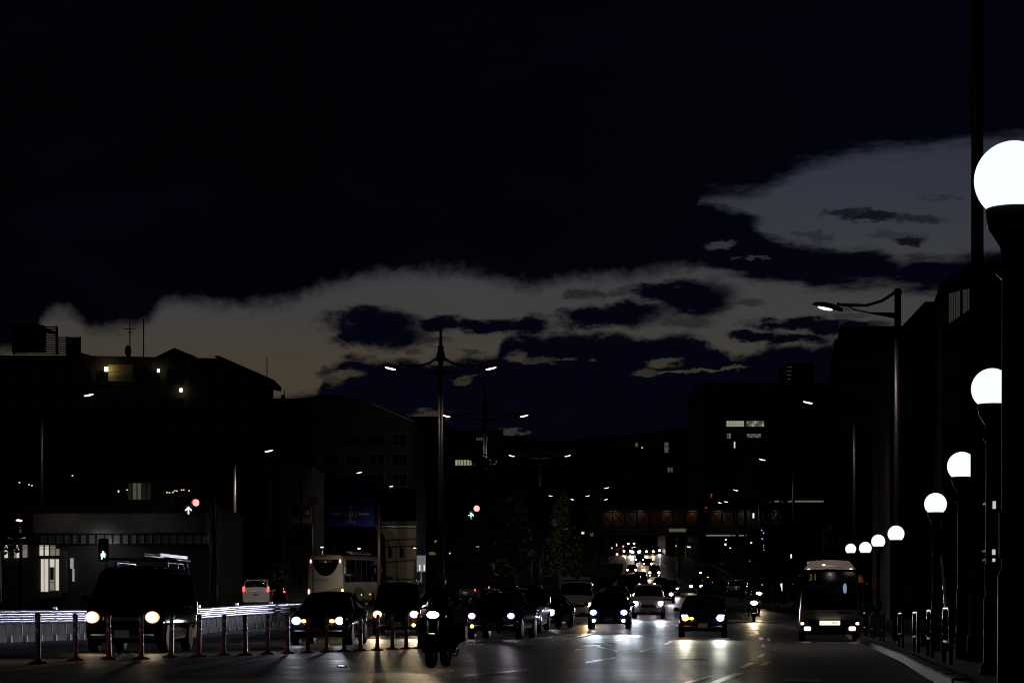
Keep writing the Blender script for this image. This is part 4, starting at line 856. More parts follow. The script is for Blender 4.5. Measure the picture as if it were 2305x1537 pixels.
# overhead beam with lit edge on the right
Z = 300
t = thing('overhead_beam', 'pale lit canopy edge crossing behind the right-hand tree', 'canopy', P(1790, 1128, Z))
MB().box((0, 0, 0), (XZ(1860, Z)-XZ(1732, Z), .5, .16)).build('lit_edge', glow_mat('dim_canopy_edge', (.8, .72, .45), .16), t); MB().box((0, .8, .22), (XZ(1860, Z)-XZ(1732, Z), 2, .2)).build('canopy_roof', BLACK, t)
for px in (1735, 1858): MB().box((XZ(px, Z)-t.location.x, .8, (gz(XZ(px, Z), Z)-t.location.z)/2), (.3, .3, t.location.z-gz(XZ(px, Z), Z))).build('canopy_post', BLACK, t)
# ---------------------------------------------------------------- bus shelter up the hill
Z = 455
t = thing('bus_shelter', 'white bus shelter with lit tube lamps at the hilltop crossing', 'bus shelter', (XZ(1578, Z), Z, gz(XZ(1578, Z), Z)))
bx = lambda px: XZ(px, Z)-t.location.x
bz = lambda py: P(0, py, Z).z-t.location.z
WP = mat('white_shelter_paint', (.75, .75, .72), .5)
MB().box((bx(1580), 0, bz(1228)), (bx(1614)-bx(1544), 2.2, .18)).build('roof', WP, t)
for px in (1544, 1568, 1584, 1611): MB().box((bx(px), .8, bz(1228)/2), (.14, .14, bz(1228))).build('post', WP, t)
for a, b in ((1546, 1556), (1558, 1567), (1570, 1592)): MB().box(((bx(a)+bx(b))/2, -.9, bz(1231)), (bx(b)-bx(a), .12, .13)).build('tube_lamp', WHITE_TUBE, t)
for py in (1243, 1247, 1252): MB().box((bx(1598), -.2, bz(py)), (bx(1611)-bx(1586), .06, .09)).build('rail', WP, t)
MB().box((bx(1592), -.3, bz(1241)), (.5, .1, .25)).build('lit_notice', SW, t); MB().box((bx(1578), 1.0, bz(1258)), (4, .5, .12)).build('bench', WP, t)
for px in (1556, 1570, 1592): lamp('POINT', t, (bx(px), -.6, bz(1234)), 200, (.95, 1, .85), radius=.2, name='tube_glow')

# ---------------------------------------------------------------- street lamps
def finial(m, z, r):
    m.lathe([(r*1.0, z), (r*2.5, z-.04), (r*2.7, z+.0), (r*1.9, z+.14), (r*1.5, z+.34), (r*1.25, z+.38), (r*1.25, z+.62), (r*.6, z+.66), (r*.45, z+1.3), (.01, z+1.5)], 14)
    for k in range(6): m.lathe([(r*.4, z+.74+.10*k), (r*1.45-.012*k, z+.755+.10*k), (r*.4, z+.77+.10*k)], 12)
def street_lamp(label, px, Z, arms, H=11.6, crown=True, energy=70, r=.11, x=None, lens=1.0, group='tall street lamps along the avenue'):
    X = XZ(px, Z) if x is None else x
    t = thing('street_lamp', label, 'street lamp', (X, Z, gz(X, Z)), 0, group)
    m = MB().lathe([(r*1.9, 0), (r*1.9, .5), (r*1.45, .6), (r*1.25, 3), (r, H)], 14)
    if crown: finial(m, H, r)
    else: m.ball((0, 0, H), r*1.3, 10, 6)
    m.build('pole', POLE, t)
    for dx, dz in arms:
        s = 1 if dx > 0 else -1; L = abs(dx); zh = H+dz
        MB().tube([(0, 0, zh+.55), (s*L*.22, 0, zh+.22), (s*L*.45, 0, zh+.06), (s*L*.8, 0, zh+.08), (s*(L-.3), 0, zh+.12)], [.05, .05, .05, .045, .05], 8).build('arm', POLE, t)
        m = MB(); m.prism([(0, zh-.38), (0, zh-.18), (s*L*.42, zh-.16), (s*L*.42, zh-.2)] if s > 0 else [(0, zh-.18), (0, zh-.38), (s*L*.42, zh-.2), (s*L*.42, zh-.16)], -.03, .03)
        m.tube([(s*L*.4, 0, zh-.18), (s*L*.62, 0, zh-.08), (s*L*.72, 0, zh+.06)], .025, 6); m.build('bracket', POLE, t)
        M = Matrix.Translation((s*L, 0, zh)) @ Matrix.Rotation(R(12*-s), 4, 'Y')
        hd = MB().ball((0, 0, 0), (.52, .17, .15), 16, 8, -.25, M).build('lamp_head', POLE, t)
        MB().ball((s*.08, 0, -.05), (.25*lens, .12, .055*lens), 14, 8, -1, M).build('lens', LAMP_W, hd)
        if energy: lamp('SPOT', t, (s*L, 0, zh-.2), energy, (1, .86, .80), size=150, radius=.15, name='lamp_light')
    return t
street_lamp('double-armed lamp post with a pagoda-like ringed spire, the nearer one on the median', 992, 109, ((-2.18, -.35), (2.18, -.35)), 11.9, energy=160)
street_lamp('double-armed spired lamp post just behind the first one on the median', 1092, 142, ((-2.2, -.35), (2.2, -.35)), 11.9, energy=260)
street_lamp('double-armed lamp post carrying the second traffic light', 1215, 198, ((-2.2, -.1), (2.2, -.1)), 11.9, False, 20)
street_lamp('single-armed spired lamp post standing beside the slanted roof block', 2021, 79.5, ((-2.3, -.5),), 11.5, False, 420)
street_lamp('very tall bare pole rising past the nearest white globe', 2200, 37.5, ((-2.35, -.6),), 12.4, False, 0, r=.085)
street_lamp('single-armed lamp post in front of the banner sign block', 1925, 125, ((-2.35, -.3),), 11.6, False, 260)
street_lamp('single-armed lamp post before the big office building', 1786, 190, ((-2.35, -.3),), 11.6, False)
street_lamp('single-armed lamp post halfway up the hill by the kerb', 1709, 252, ((-2.35, -.3),), 11.6, False, energy=80)
street_lamp('small single-armed lamp post high on the hill', 1677, 312, ((-2.35, -.3),), 11.2, False, energy=0)
street_lamp('smallest single-armed lamp post of the uphill row', 1658, 350, ((-2.35, -.2),), 11.2, False, energy=0)
street_lamp('single-armed lamp post in front of the apartment block', 92, 121, ((2.3, -.1),), 11.4, False, 120)
street_lamp('single-armed lamp post behind the pavilion and red signal', 527, 142, ((1.95, -.1),), 9.6, False, 1100)
street_lamp('single-armed lamp post above the blue direction sign', 750, 222, ((2.3, -.1),), 11.4, False, 0)
street_lamp('single-armed lamp post before the sloping roof edge', 832, 262, ((2.3, -.1),), 11.4, False, 0)
for px, Z, dy, lb in ((1345, 265, 0, 'lamp post on the median with warm light above the street'), (1287, 300, 0, 'far lamp post with two small pale heads on the median'), (1332, 330, 0, 'far lamp post whose heads hang over the crossing')):
    street_lamp(lb, px-6, Z, ((-2.2, -.1), (2.2, -.1)) if Z > 270 else ((1.2, -.2),), 11.4, False, 0)
def low_lamp(label, px, py, Z, energy=30, sc=1.0):
    p = P(px, py, Z); g = gz(p.x, Z); t = thing('path_lamp', label, 'lamp', (p.x, Z, g), 0, 'low pinkish lamps')
    h = p.z-g
    MB().lathe([(.07, 0), (.05, h-.05), (.05, h+.12)], 10).build('pole', POLE, t); MB().tube([(0, 0, h+.1), (0, -.25, h+.14), (0, -.35, h+.08)], .03, 6).build('arm', POLE, t)
    hd = MB().ball((0, -.35, h+.03), (.26, .16, .10), 14, 7).build('lamp_head', POLE, t); MB().ball((0, -.37, h), (.20*sc, .15, .07*sc), 14, 8).build('lens', LAMP_W, hd)
    if energy: lamp('SPOT', t, (0, -.4, h-.15), energy, (1, .86, .78), size=165, radius=.12, name='lamp_light')
low_lamp('low lamp with pinkish light at the hall entrance', 46, 1171, 104, 45); low_lamp('low pinkish lamp just above the back of the coach', 726, 1231, 176, 260, .9)
low_lamp('low pinkish lamp over the middle of the coach roof', 809, 1234, 180, 70, .9); low_lamp('low pinkish lamp at the end of the ramp wall', 934, 1233, 186, 60, .9)

# ---------------------------------------------------------------- globe lamps along the kerb
D = .48; globe0 = None; parts0 = []
GL = ['huge white globe lamp cut by the picture edge beside the tall bare pole', 'white globe lamp half hidden by the post of the huge one', 'white globe lamp whose side is cut by the tall bare pole', 'white globe lamp hanging clear between the half globe and the row of four',
      'first and biggest globe lamp of the row of four by the minibus', 'second globe lamp of the row of four by the minibus', 'third globe lamp of the row by the minibus', 'last globe lamp of the row, specked by leaves']
for k, (px, py, d) in enumerate(((2281, 405, 174), (2233, 875, 92.6), (2165, 1049, 65), (2106, 1134, 50.3), (2017, 1201, 37.3), (1977, 1218, 31), (1948, 1233, 28.2), (1915, 1235, 24.2))):
    Z = F*D/d; X = XZ(px, Z); g = gz(X, Z)+.14; zc = P(px, py, Z).z
    if globe0 is None:
        H = zc-g
        globe0 = thing('globe_lamp', GL[0], 'globe lamp', (X, Z, g), 0, 'white globe lamps along the kerb')
        parts0 = [MB().ball((0, 0, H), D/2, 36, 20, -.74).build('globe', GLOBE, globe0),
                  MB().lathe([(.155, H-.30), (.165, H-.24), (.17, H-.185), (.165, H-.178)], 24).build('collar', DARKMETAL, globe0),
                  MB().lathe([(.14, 0), (.14, .12), (.10, .16), (.095, .9), (.075, .95), (.07, H-.62), (.11, H-.58), (.075, H-.5), (.08, H-.42), (.155, H-.30)], 20).build('post', DARKMETAL, globe0),
                  MB().box((0, -.105, 1.15), (.22, .05, .3), bev=.01).build('junction_box', DARKMETAL, globe0)]
        H0 = H
    else:
        t = globe0.copy(); COL.objects.link(t); t['label'] = GL[k]; t.location = (X, Z, zc-H0)
        for p in parts0: inst(p, t, p.location.copy())
        for c in t.children:
            pass
# ---------------------------------------------------------------- guard hoops on the pavement edge, rail fence behind
hoop0 = None
HOOP = mat('polished_hoop', (.05, .05, .05), .35, 1.0)
HL = ['steel guard hoop beside the minibus rear', 'steel guard hoop by the third globe post', 'steel guard hoop between two globe posts behind the minibus', 'steel guard hoop at the first globe post of the row of four', 'steel guard hoop on the kerb below the lone globe', 'low steel guard hoop by the dark shrubs', 'steel guard hoop close to the huge globe post', 'steel guard hoop beside the tall bare pole']
for k, Z in enumerate((92, 84, 77, 70, 58, 50, 43, 36)):
    X = kerbx(Z)+.42; a = math.atan2(-(kerbx(Z+1)-kerbx(Z-1)), 2.0)
    if hoop0 is None:
        hoop0 = thing('guard_hoop', HL[0], 'guard rail', (X, Z, gz(X, Z)+.14), a, 'steel hoops along the kerb')
        hp = [(0, -1.1, 0), (0, -1.1, .66), (0, -1.0, .78), (0, -.85, .82), (0, .85, .82), (0, 1.0, .78), (0, 1.1, .66), (0, 1.1, 0)]
        hparts = [MB().tube(hp, .032, 10).build('hoop', HOOP, hoop0), MB().tube([(0, -1.1, .32), (0, 1.1, .32)], .024, 8).build('lower_bar', HOOP, hoop0)]
    else:
        t = hoop0.copy(); COL.objects.link(t); t['label'] = HL[k]; t.location = (X, Z, gz(X, Z)+.14); t.rotation_euler = (0, 0, a)
        for p in hparts: inst(p, t)
# ---------------------------------------------------------------- red rubber posts across the junction
RED = mat('dark_red_rubber', (.36, .035, .022), .45); BAND = mat('reflective_band', (.55, .58, .72), .22, .3)
b0 = None
BASE = [(85, 1493), (170, 1487), (245, 1484), (318, 1483), (385, 1479), (447, 1478), (503, 1475), (552, 1474), (602, 1472), (648, 1470), (693, 1469), (735, 1467), (775, 1466), (811, 1464), (849, 1463), (883, 1461), (914, 1460), (944, 1459)]
BL_ = ['first red post of the long row, at the picture edge', 'second red post, in front of the near guard rail', 'red post in front of the gap between the van headlights, by its number plate', 'red post hiding the inner headlight of the black van', 'red post in front of the van side door', 'red post in front of the black van rear wheel', 'red post at the start of the far guard rail',
       'red post in the middle of the far guard rail', 'red post near the end of the far guard rail', 'red post under the first starry headlight of the blue hatchback', 'red post just inside the first blue hatchback headlight', 'red post before the blue hatchback number plate', 'red post under the second starry headlight of the blue hatchback', 'red post before the blue hatchback front door',
       'red post under the first headlight of the bronze van', 'red post between the bronze van headlights', 'red post under the second headlight of the bronze van', 'last red post of the row, touching the motorcycle']
for k, (px, py) in enumerate(BASE):
    g = ground_at(px, py)
    if b0 is None:
        b0 = thing('lane_post', BL_[0], 'lane post', g, 0, 'red rubber lane posts')
        bp = [MB().lathe([(.062, .03), (.05, .12), (.045, .82), (.055, .86), (.05, .905), (.012, .92)], 16).build('post', RED, b0), MB().lathe([(.17, 0), (.17, .018), (.10, .045), (.062, .06)], 18).build('base', RED, b0)]
        for z in (.78, .60): bp.append(MB().lathe([(.0485, z-.055), (.0485, z+.055)], 16).build('reflective_band', BAND, b0))
        for s in range(3):
            a = 2.1*s+.5; bp.append(MB().ball((.135*math.cos(a), .135*math.sin(a), .024), (.022, .022, .018), 8, 5).build('bolt', STEEL, b0))
    else:
        t = b0.copy(); COL.objects.link(t); t['label'] = BL_[k]; t.location = g; t.rotation_euler = (R(random.uniform(-1.5, 1.5)), R(random.uniform(-2, 2)), random.uniform(0, 3))
        for p in bp: inst(p, t)
t = thing('road_stud', 'small bright road stud on the asphalt before the red posts', 'road stud', ground_at(769, 1500)); MB().ball((0, 0, 0), (.09, .09, .035), 12, 6, 0).build('stud_body', mat('stud_metal', (.7, .7, .7), .3, .8), t); MB().box((0, -.07, .02), (.10, .03, .02)).build('painted_glow', glow_mat('painted_reflector_glow', (1, .95, .95), .9), t)  # light thrown back by the stud is painted as its own glow
# ---------------------------------------------------------------- concrete barrier with a guard rail on top
A, B = Vector((-18.3, 57)), Vector((-9.4, 106.5)); dr = (B-A); L = dr.length; dr.normalize(); yaw = math.atan2(dr.y, dr.x)
t = thing('guard_rail', 'concrete barrier topped by three gleaming steel rails behind the red posts', 'guard rail', (A.x, A.y, 0), 0)
RAILM = mat('worn_galvanised_rail', (.66, .66, .72), .36, .85, var=.12, vscale=1.2)
n = int(L/1.25); cb = None
for k in range(n):
    c = A+dr*(k+.5)*L/n; z = gz(c.x, c.y); loc = (c.x-A.x, c.y-A.y, z)
    if cb is None: cb = MB().box((0, 0, .27), (L/n-.03, .26, .58), bev=.03).build('concrete_block', CONC, t, loc, yaw); cf = MB().box((.2, -.03, .10), (L/n*.7, .26, .22), bev=.02).build('footing_block', CONC, t, loc, yaw)
    else: inst(cb, t, loc, yaw+random.uniform(-.01, .01)); inst(cf, t, loc, yaw)
    MB().box((0, 0, .78), (L/n+.02, .05, .38)).build('rail_plate', RAILM, t, loc, yaw)
    if k % 4 == 0: MB().box((0, 0, .82), (.10, .12, .52)).build('rail_post', STEEL, t, loc, yaw)
for z in (.63, .78, .93):
    pts = []
    for k in range(n*2+1):
        c = A+dr*k*L/n/2; pts.append((c.x-A.x+dr.y*.13, c.y-A.y-dr.x*.13, gz(c.x, c.y)+z+random.uniform(-.006, .006)))
    MB().tube(pts, .066, 10).build('rail', RAILM, t)

# ---------------------------------------------------------------- traffic lights and signs
def lens(m, name, t, c, r): MB().ball(c, (r, r*.3, r), 16, 8).build(name, m, t)
R_ON = glow_mat('red_signal', (1.0, .13, .12), 5.0); G_ON = glow_mat('green_arrow', (.45, 1.0, .85), 2.4); SIGB = mat('signal_housing', (.03, .03, .032), .5); OFFL = mat('dark_lens', (.02, .02, .02), .15)
def signal(label, px, py, Z, ax, ay, post=None):
    p = P(px, py, Z); t = thing('traffic_light', label, 'traffic light', p)
    MB().box((-.38, .1, 0), (1.25, .16, .44), bev=.08).build('housing', SIGB, t)
    for k, m in enumerate((R_ON, OFFL, OFFL)): lens(m, 'lens', t, (-.38*k, .0, 0), .15)
    for k in range(3):
        vs = MB(); rows = [[(.17*math.cos(R(a))-.38*k, y, .17*math.sin(R(a))) for a in range(-20, 201, 20)] for y in (.02, -.22)]; vs.grid(rows); vs.build('visor', SIGB, t)
    q = P(ax, ay, Z)-p
    MB().box((q.x, .12, q.z), (.42, .14, .42), bev=.06).build('arrow_housing', SIGB, t)
    a = MB()
    a.box((q.x, .02, q.z-.05), (.055, .03, .24))
    for s in (-1, 1): a.box((0, 0, 0), (.055, .03, .21), Matrix.Translation((q.x+s*.065, .02, q.z+.065)) @ Matrix.Rotation(R(-45*s), 4, 'Y'))
    a.build('green_arrow', G_ON, t)
    MB().tube([(q.x, .14, q.z+.2), (q.x, .14, -.2)], .03, 6).build('bracket', POLE, t)
    if post is not None:
        x1 = XZ(post, Z)-p.x; g = gz(p.x+x1, Z)-p.z
        MB().tube([(-.9, .25, .32), (x1, .25, .38)], .05, 8).build('signal_arm', POLE, t); MB().lathe([(.16, g), (.13, 1.2)], 12, Matrix.Translation((x1, .25, 0))).build('signal_post', POLE, t)
    return t
signal('traffic light with glowing red lens and green arrow, hanging over the black van', 441, 1131, 109, 424, 1148, 480); signal('traffic light with red lens and green arrow in front of the median tree', 1073, 1144, 126, 1060, 1160, 1214)
p = P(232, 1249, 100); t = thing('pedestrian_signal', 'pedestrian signal showing a green walking man beside the hall', 'traffic light', p)
MB().box((0, .12, .22), (.42, .2, .95), bev=.05).build('housing', SIGB, t); a = MB()
a.ball((.0, -.0, .12), (.045, .02, .05), 10, 6); a.box((.0, 0, .02), (.10, .03, .13)); a.box((-.07, 0, .02), (.05, .03, .10), rz=0); a.box((.07, 0, .03), (.05, .03, .08)); a.box((-.05, 0, -.10), (.055, .03, .13)); a.box((.055, 0, -.10), (.055, .03, .13)); a.build('walking_man', glow_mat('green_man', (.5, 1.0, .85), 2.2), t)
MB().box((0, -.0, .47), (.30, .03, .34)).build('dark_panel', OFFL, t); MB().lathe([(.06, gz(p.x, 100)-p.z), (.05, .7)], 10, Matrix.Translation((.1, .28, 0))).build('pole', POLE, t)
SIGNRED = mat('retro_red', (.35, .03, .03), .5); SIGNBLUE = mat('retro_blue', (.02, .05, .42), .5); SIGNW = mat('retro_white', (.55, .55, .55), .5)
def round_sign(label, px, py, Z, r, face, ring, glyph=None, post=True):
    p = P(px, py, Z); t = thing('road_sign', label, 'road sign', p); M = Matrix.Rotation(R(90), 4, 'X')
    MB().lathe([(r, -.02), (r, .02)], 24, M).build('sign_plate', ring, t); MB().lathe([(r*.74, -.005), (r*.74, .028)], 24, M).build('sign_face', face, t)
    if glyph: MB().tube([(-r*.25, -.035, -r*.45), (-r*.25, -.035, r*.2), (0, -.035, r*.42), (r*.25, -.035, r*.2), (r*.25, -.035, -r*.1)], r*.07, 6).build('turn_arrow', SIGNBLUE, t); MB().box((0, -.045, 0), (r*1.6, .02, r*.16), Matrix.Rotation(R(45), 4, 'Y')).build('bar', SIGNRED, t)
    if post: MB().lathe([(.04, gz(p.x, Z)-p.z), (.04, r)], 8, Matrix.Translation((0, .08, 0))).build('post', STEEL, t)
round_sign('round red rimmed no turn sign high beside the blue direction board', 704, 1127, 150, .31, SIGNW, SIGNRED, True); round_sign('round red rimmed no turn sign in front of the median trees', 1197, 1245, 120, .24, SIGNW, SIGNRED, True)
round_sign('small round sign on a thin post between van and white minivan', 515, 1255, 130, .26, SIGNRED, SIGNRED); round_sign('round blue and red no parking sign past the ramp wall', 948, 1241, 190, .25, SIGNBLUE, SIGNRED); round_sign('round sign on a gleaming thin post beside the black van', 480, 1275, 118, .24, SIGNBLUE, SIGNRED)
p = P(948, 1268, 170); t = thing('street_notice', 'pale blue lit notice board with an arrow over two lit posters', 'sign', p); MB().box((0, .06, 0), (.62, .1, 1.15)).build('board', mat('lit_notice_board', (.2, .22, .25), .6, emit=(.5, .62, .7), estr=.16), t)
MB().box((0, -.005, .33), (.34, .02, .05)).build('arrow', SIGNW, t)
for x in (-.1, .22): MB().box((x, -.01, -.28), (.09, .02, .42)).build('lit_poster', SWM, t)
MB().box((0, .1, -1.2), (.1, .1, 1.4)).build('post', POLE, t)
# blue direction board
Z = 150; p = P(789, 1129, Z); t = thing('direction_sign', 'large dark blue direction board with pale crossing arrows reading 300m', 'road sign', p)
s_ = Z/F
BLUEB = mat('direction_blue', (.007, .014, .17), .6, spec=.1); ARW = mat('pale_arrow', (.30, .27, .30), .6, spec=.1)
MB().box((0, .05, 0), (108*s_, .08, 112*s_), bev=.03).build('board', BLUEB, t)
def dsh(name, x0, x1, y0, y1): MB().box((((x0+x1)/2-789)*s_, -.01, (1129-(y0+y1)/2)*s_), ((x1-x0)*s_, .03, (y1-y0)*s_)).build(name, ARW, t)
dsh('arrow_shaft', 786.5, 791, 1131, 1168); dsh('arrow_shaft', 786.5, 791, 1100, 1112); dsh('arrow_shaft', 749, 768, 1154, 1159); dsh('arrow_shaft', 808, 829, 1154, 1159)
MB().prism([((744-789)*s_, (1129-1156.5)*s_), ((751-789)*s_, (1129-1152)*s_), ((751-789)*s_, (1129-1161)*s_)], -.025, .005).build('arrow_head', ARW, t)
MB().prism([((834-789)*s_, (1129-1156.5)*s_), ((827-789)*s_, (1129-1161)*s_), ((827-789)*s_, (1129-1152)*s_)], -.025, .005).build('arrow_head', ARW, t)
for a, b in ((773, 785), (793, 804)): 
    dsh('route_shield', a, b, 1152, 1153.5); dsh('route_shield', a, b, 1159.5, 1161); dsh('route_shield', a, a+1.5, 1153.5, 1159.5); dsh('route_shield', b-1.5, b, 1153.5, 1159.5)
writing('300m', 'distance', ARW, t, (0, -.02, (1129-1174)*s_), .30)
MB().lathe([(.14, gz(p.x+1.9, Z)-p.z), (.11, 1.9)], 12, Matrix.Translation((1.75, .35, 0))).build('pole', POLE, t); MB().tube([(1.75, .2, .9), (-1.2, .2, .9)], .06, 8).build('cross_arm', POLE, t); MB().tube([(1.75, .2, -.8), (-1.2, .2, -.8)], .06, 8).build('cross_arm', POLE, t)
# two thin gleaming posts on the pavement
t = thing('leaning_post', 'slightly leaning pale steel post catching lamp light under the tree', 'post', (XZ(2131, 54), 54, gz(XZ(2131, 54), 54)+.14)); MB().tube([(0, 0, 0), (-.02, 0, 1.0), (-.12, 0, 2.1)], .035, 10).build('post_tube', mat('white_post', (.7, .7, .72), .2), t); MB().ball((-.12, 0, 2.12), .045, 10, 6).build('cap', STEEL, t)
t = thing('utility_box', 'pale grey cabinet among the dark railings below the lone globe', 'cabinet', (XZ(2119, 58), 58, gz(XZ(2119, 58), 58)+.14)); MB().box((0, 0, .45), (.32, .25, .9), bev=.02).build('cabinet', mat('cabinet_grey', (.45, .46, .46), .5), t); MB().box((0, -.13, .45), (.26, .02, .78), bev=.01).build('door', mat('cabinet_door', (.5, .51, .51), .45), t)
t = thing('railing', 'dark iron railing with upright bars behind the guard hoops', 'railing', (0, 0, 0)); bar = None
for k in range(46):
    Zr = 44+k*.42; X = kerbx(Zr)+2.6; g = gz(X, Zr)+.14
    if bar is None: bar = MB().tube([(0, 0, 0), (0, 0, 1.0), (.0, -.06, 1.06)], .016, 6).build('upright_bar', mat('railing_iron', (.10, .09, .09), .3, .7), t, (X, Zr, g))
    else: inst(bar, t, (X, Zr, g))
MB().tube([(kerbx(44+k)+2.6, 44+k, gz(kerbx(44+k)+2.6, 44+k)+.95) for k in range(20)], .02, 6).build('top_rail', MATS['railing_iron'], t)

# ---------------------------------------------------------------- trees and hedges
LEAF = mat('dark_leaf', (.06, .11, .035), .9, spec=.05, var=.35, vscale=1.2); BARK = mat('bark', (.06, .045, .035), .9, var=.3, vscale=3); HEDGE = mat('hedge_leaf', (.045, .055, .02), .9, spec=.05, var=.35, vscale=1.5)
def leaves(mb, c, rad, n, size):
    for _ in range(n):
        while True:
            q = Vector((random.uniform(-1, 1), random.uniform(-1, 1), random.uniform(-1, 1)))
            if .2 < q.length < 1: break
        p = Vector(c)+Vector((q.x*rad[0], q.y*rad[1], q.z*rad[2])); s = size*random.uniform(.6, 1.3)
        a = Vector((random.gauss(0, 1), random.gauss(0, 1), random.gauss(0, .6))).normalized(); b = a.cross(Vector((random.gauss(0, 1), random.gauss(0, 1), random.gauss(0, 1)))).normalized()
        mb.add([p-a*s, p+b*s*.45, p+a*s, p-b*s*.45], [(0, 1, 2, 3)])
def tree(label, px, Z, y_top, y_low, wpx, n=1800, trunk=.16, lean=0.0, clumps=14, group='street trees'):
    X = XZ(px, Z); g = gz(X, Z); t = thing('tree', label, 'tree', (X, Z, g), 0, group)
    zt, zl, w = P(0, y_top, Z).z-g, P(0, y_low, Z).z-g, wpx/F*Z/2
    m = MB(); m.tube([(0, 0, -.1), (0, 0, zl*.8), (lean*.4, .05, (zl+zt)/2), (lean, 0, zt*.92)], [trunk*1.25, trunk, trunk*.6, .03], 9)
    m.build('trunk', BARK, t)
    lm = MB(); cr = MB()
    for k in range(clumps):
        f = k/(clumps-1); z = zl+(zt-zl)*f; ww = w*(1-.55*f)*(.55+.45*math.sin(math.pi*min(1, f*1.1+.25)))
        a = k*2.4; c = (lean*f+ww*.62*math.cos(a), ww*.62*math.sin(a), z)
        lm.tube([(lean*f*.7, 0, max(z-.5*w, zl*.7)), c], [.05, .012], 5)
        leaves(cr, c, (ww*.62+.15, ww*.62+.15, (zt-zl)/clumps*1.5+.25), n//clumps, .17)
    lm.build('branch', BARK, t); cr.build('crown', LEAF, t)
tree('tall broad tree on the median between the two traffic lights', 1090, 131, 1042, 1262, 190, 3200, .19, .1, 18)
tree('slim dark tree on the median with a bare trunk, next to the broad one', 1026, 124, 1105, 1275, 110, 1500, .16)
tree('low branched tree on the median beside the no turn sign', 1165, 150, 1120, 1285, 120, 1500, .15); tree('dark tree on the median by the pale van', 1262, 185, 1130, 1290, 110, 1200, .15); tree('small dark tree on the median higher up the hill', 1345, 240, 1140, 1285, 80, 900, .15)
tree('narrow tree with a pointed green top beside the minibus', 1882, 142, 1036, 1255, 90, 1800, .15, .0, 16); tree('dark tree above the parked row near the bus shelter', 1655, 330, 1200, 1262, 60, 600, .15); tree('dark street tree between the parked cars and the pavement signs', 1728, 205, 1120, 1285, 90, 1200, .16); tree('street tree behind the waiting pedestrian', 1765, 175, 1110, 1290, 60, 900, .13)
tree('low pavement tree behind the leaning post', 2098, 66, 1215, 1360, 105, 1300, .09); tree('dark tree at the picture edge above the hall windows', -6, 92, 1020, 1215, 110, 1100, .14); tree('dark tree beside the house behind the white minivan', 612, 178, 1190, 1300, 60, 700, .12)
def hedge(label, f, y0, y1, h, w, n, name='hedge', kind=None):
    X = f((y0+y1)/2); yc = (y0+y1)/2; t = thing(name, label, 'hedge', (X, yc, gz(X, yc))); m = MB(); core = MB()
    for k in range(n):
        y = random.uniform(y0, y1); x = f(y)+random.uniform(-w, w); z = gz(x, y)+.1+h*math.sqrt(random.random())*random.uniform(.75, 1.08)
        leaves(m, (x-X, y-yc, z-gz(X, yc)), (.12, .12, .1), 3, .10)
    k = 10
    for i in range(k):
        a, b = y0+(y1-y0)*i/k, y0+(y1-y0)*(i+1)/k; c = (a+b)/2
        core.box((f(c)-X, c-yc, gz(f(c), c)-gz(X, yc)+h*.4), (w*1.5, (b-a), h*.8))
    m.build('foliage', HEDGE, t); core.build('branch_mass', BARK, t)
hedge('clipped dark green hedge along the median behind the motorcycle', lambda y: medx(y)-2.2, 112, 150, 1.0, 1.7, 1500); hedge('hedge on the median further up the hill', lambda y: medx(y)-2.2, 152, 250, .9, 1.6, 1500); hedge('dark shrubs along the pavement below the lone globe', lambda y: kerbx(y)+1.6, 40, 62, .55, .5, 700)
hedge('far end of the median hedge near the footbridge', lambda y: medx(y)-2.2, 252, 400, 1.0, 1.6, 1200)

# ---------------------------------------------------------------- coach and minibus
STY['coach'] = dict(L=12.0, W=2.5, st=[(0,1.10,.5,1.30,3.0,1.05),(.1,1.22,.36,1.36,3.28,1.12),(.5,1.25,.32,1.42,3.42,1.16),(11.6,1.25,.32,1.42,3.42,1.16),(11.92,1.23,.36,1.42,3.38,1.14),(12,1.2,.42,1.38,3.26,1.10)], axle=(2.6, 8.4))
sh = Shape(STY['coach']); yw = R(-8); Zr = 158; dx_, dy_ = -math.sin(yw), math.cos(yw)
px_ = XZ(733, Zr); t = thing('coach', 'white touring coach seen from behind with a curved dark rear window reading Daitetsu', 'bus', (px_+dx_*6, Zr+dy_*6, gz(px_+dx_*6, Zr+dy_*6)), yw+math.pi)
t.rotation_euler[0] = -.02
CW_ = mat('cream_coach_paint', (.62, .58, .52), .35, var=.06, vscale=.8); CGR = mat('green_coach_stripe', (.20, .26, .12), .4); CGR2 = mat('olive_coach_panel', (.34, .33, .14), .4)
sh.body().build('body', CW_, t)
for k in range(6):
    a, b = .7+1.85*k, .7+1.85*k+1.75
    sh.patch(a, b, 4.10, 4.92).build('side_window', GLASS, t); sh.patch(a, b, 9.08, 9.90).build('side_window', GLASS, t)
for u0, u1 in ((10.3, 11.4), (2.6, 3.7)): sh.patch(5.6, 8.6, u0, u1, .006).build('side_stripe', CGR, t)
wp = [(-.90, 3.10), (-.84, 2.78), (-.66, 2.42), (-.38, 2.12), (0, 2.0), (.38, 2.12), (.66, 2.42), (.84, 2.78), (.90, 3.10)]
MB().prism(wp[::-1], 6.0, 6.03).build('rear_window', GLASS, t)
MB().box((0, 6.03, 2.98), (.9, .02, .16)).build('destination_glass', mat('grey_glass', (.10, .10, .11), .3), t)
o = writing('Daitetsu', 'coach_lettering', mat('blue_grey_lettering', (.14, .14, .18), .5), t, (.42, 6.02, 1.78), .34); o.rotation_euler = (R(90), 0, R(180))
MB().prism([(-1.15, .55), (1.15, .55), (1.15, .75), (.2, 1.0), (-1.15, 1.35)], 6.0, 6.012).build('rear_stripe', CGR2, t)
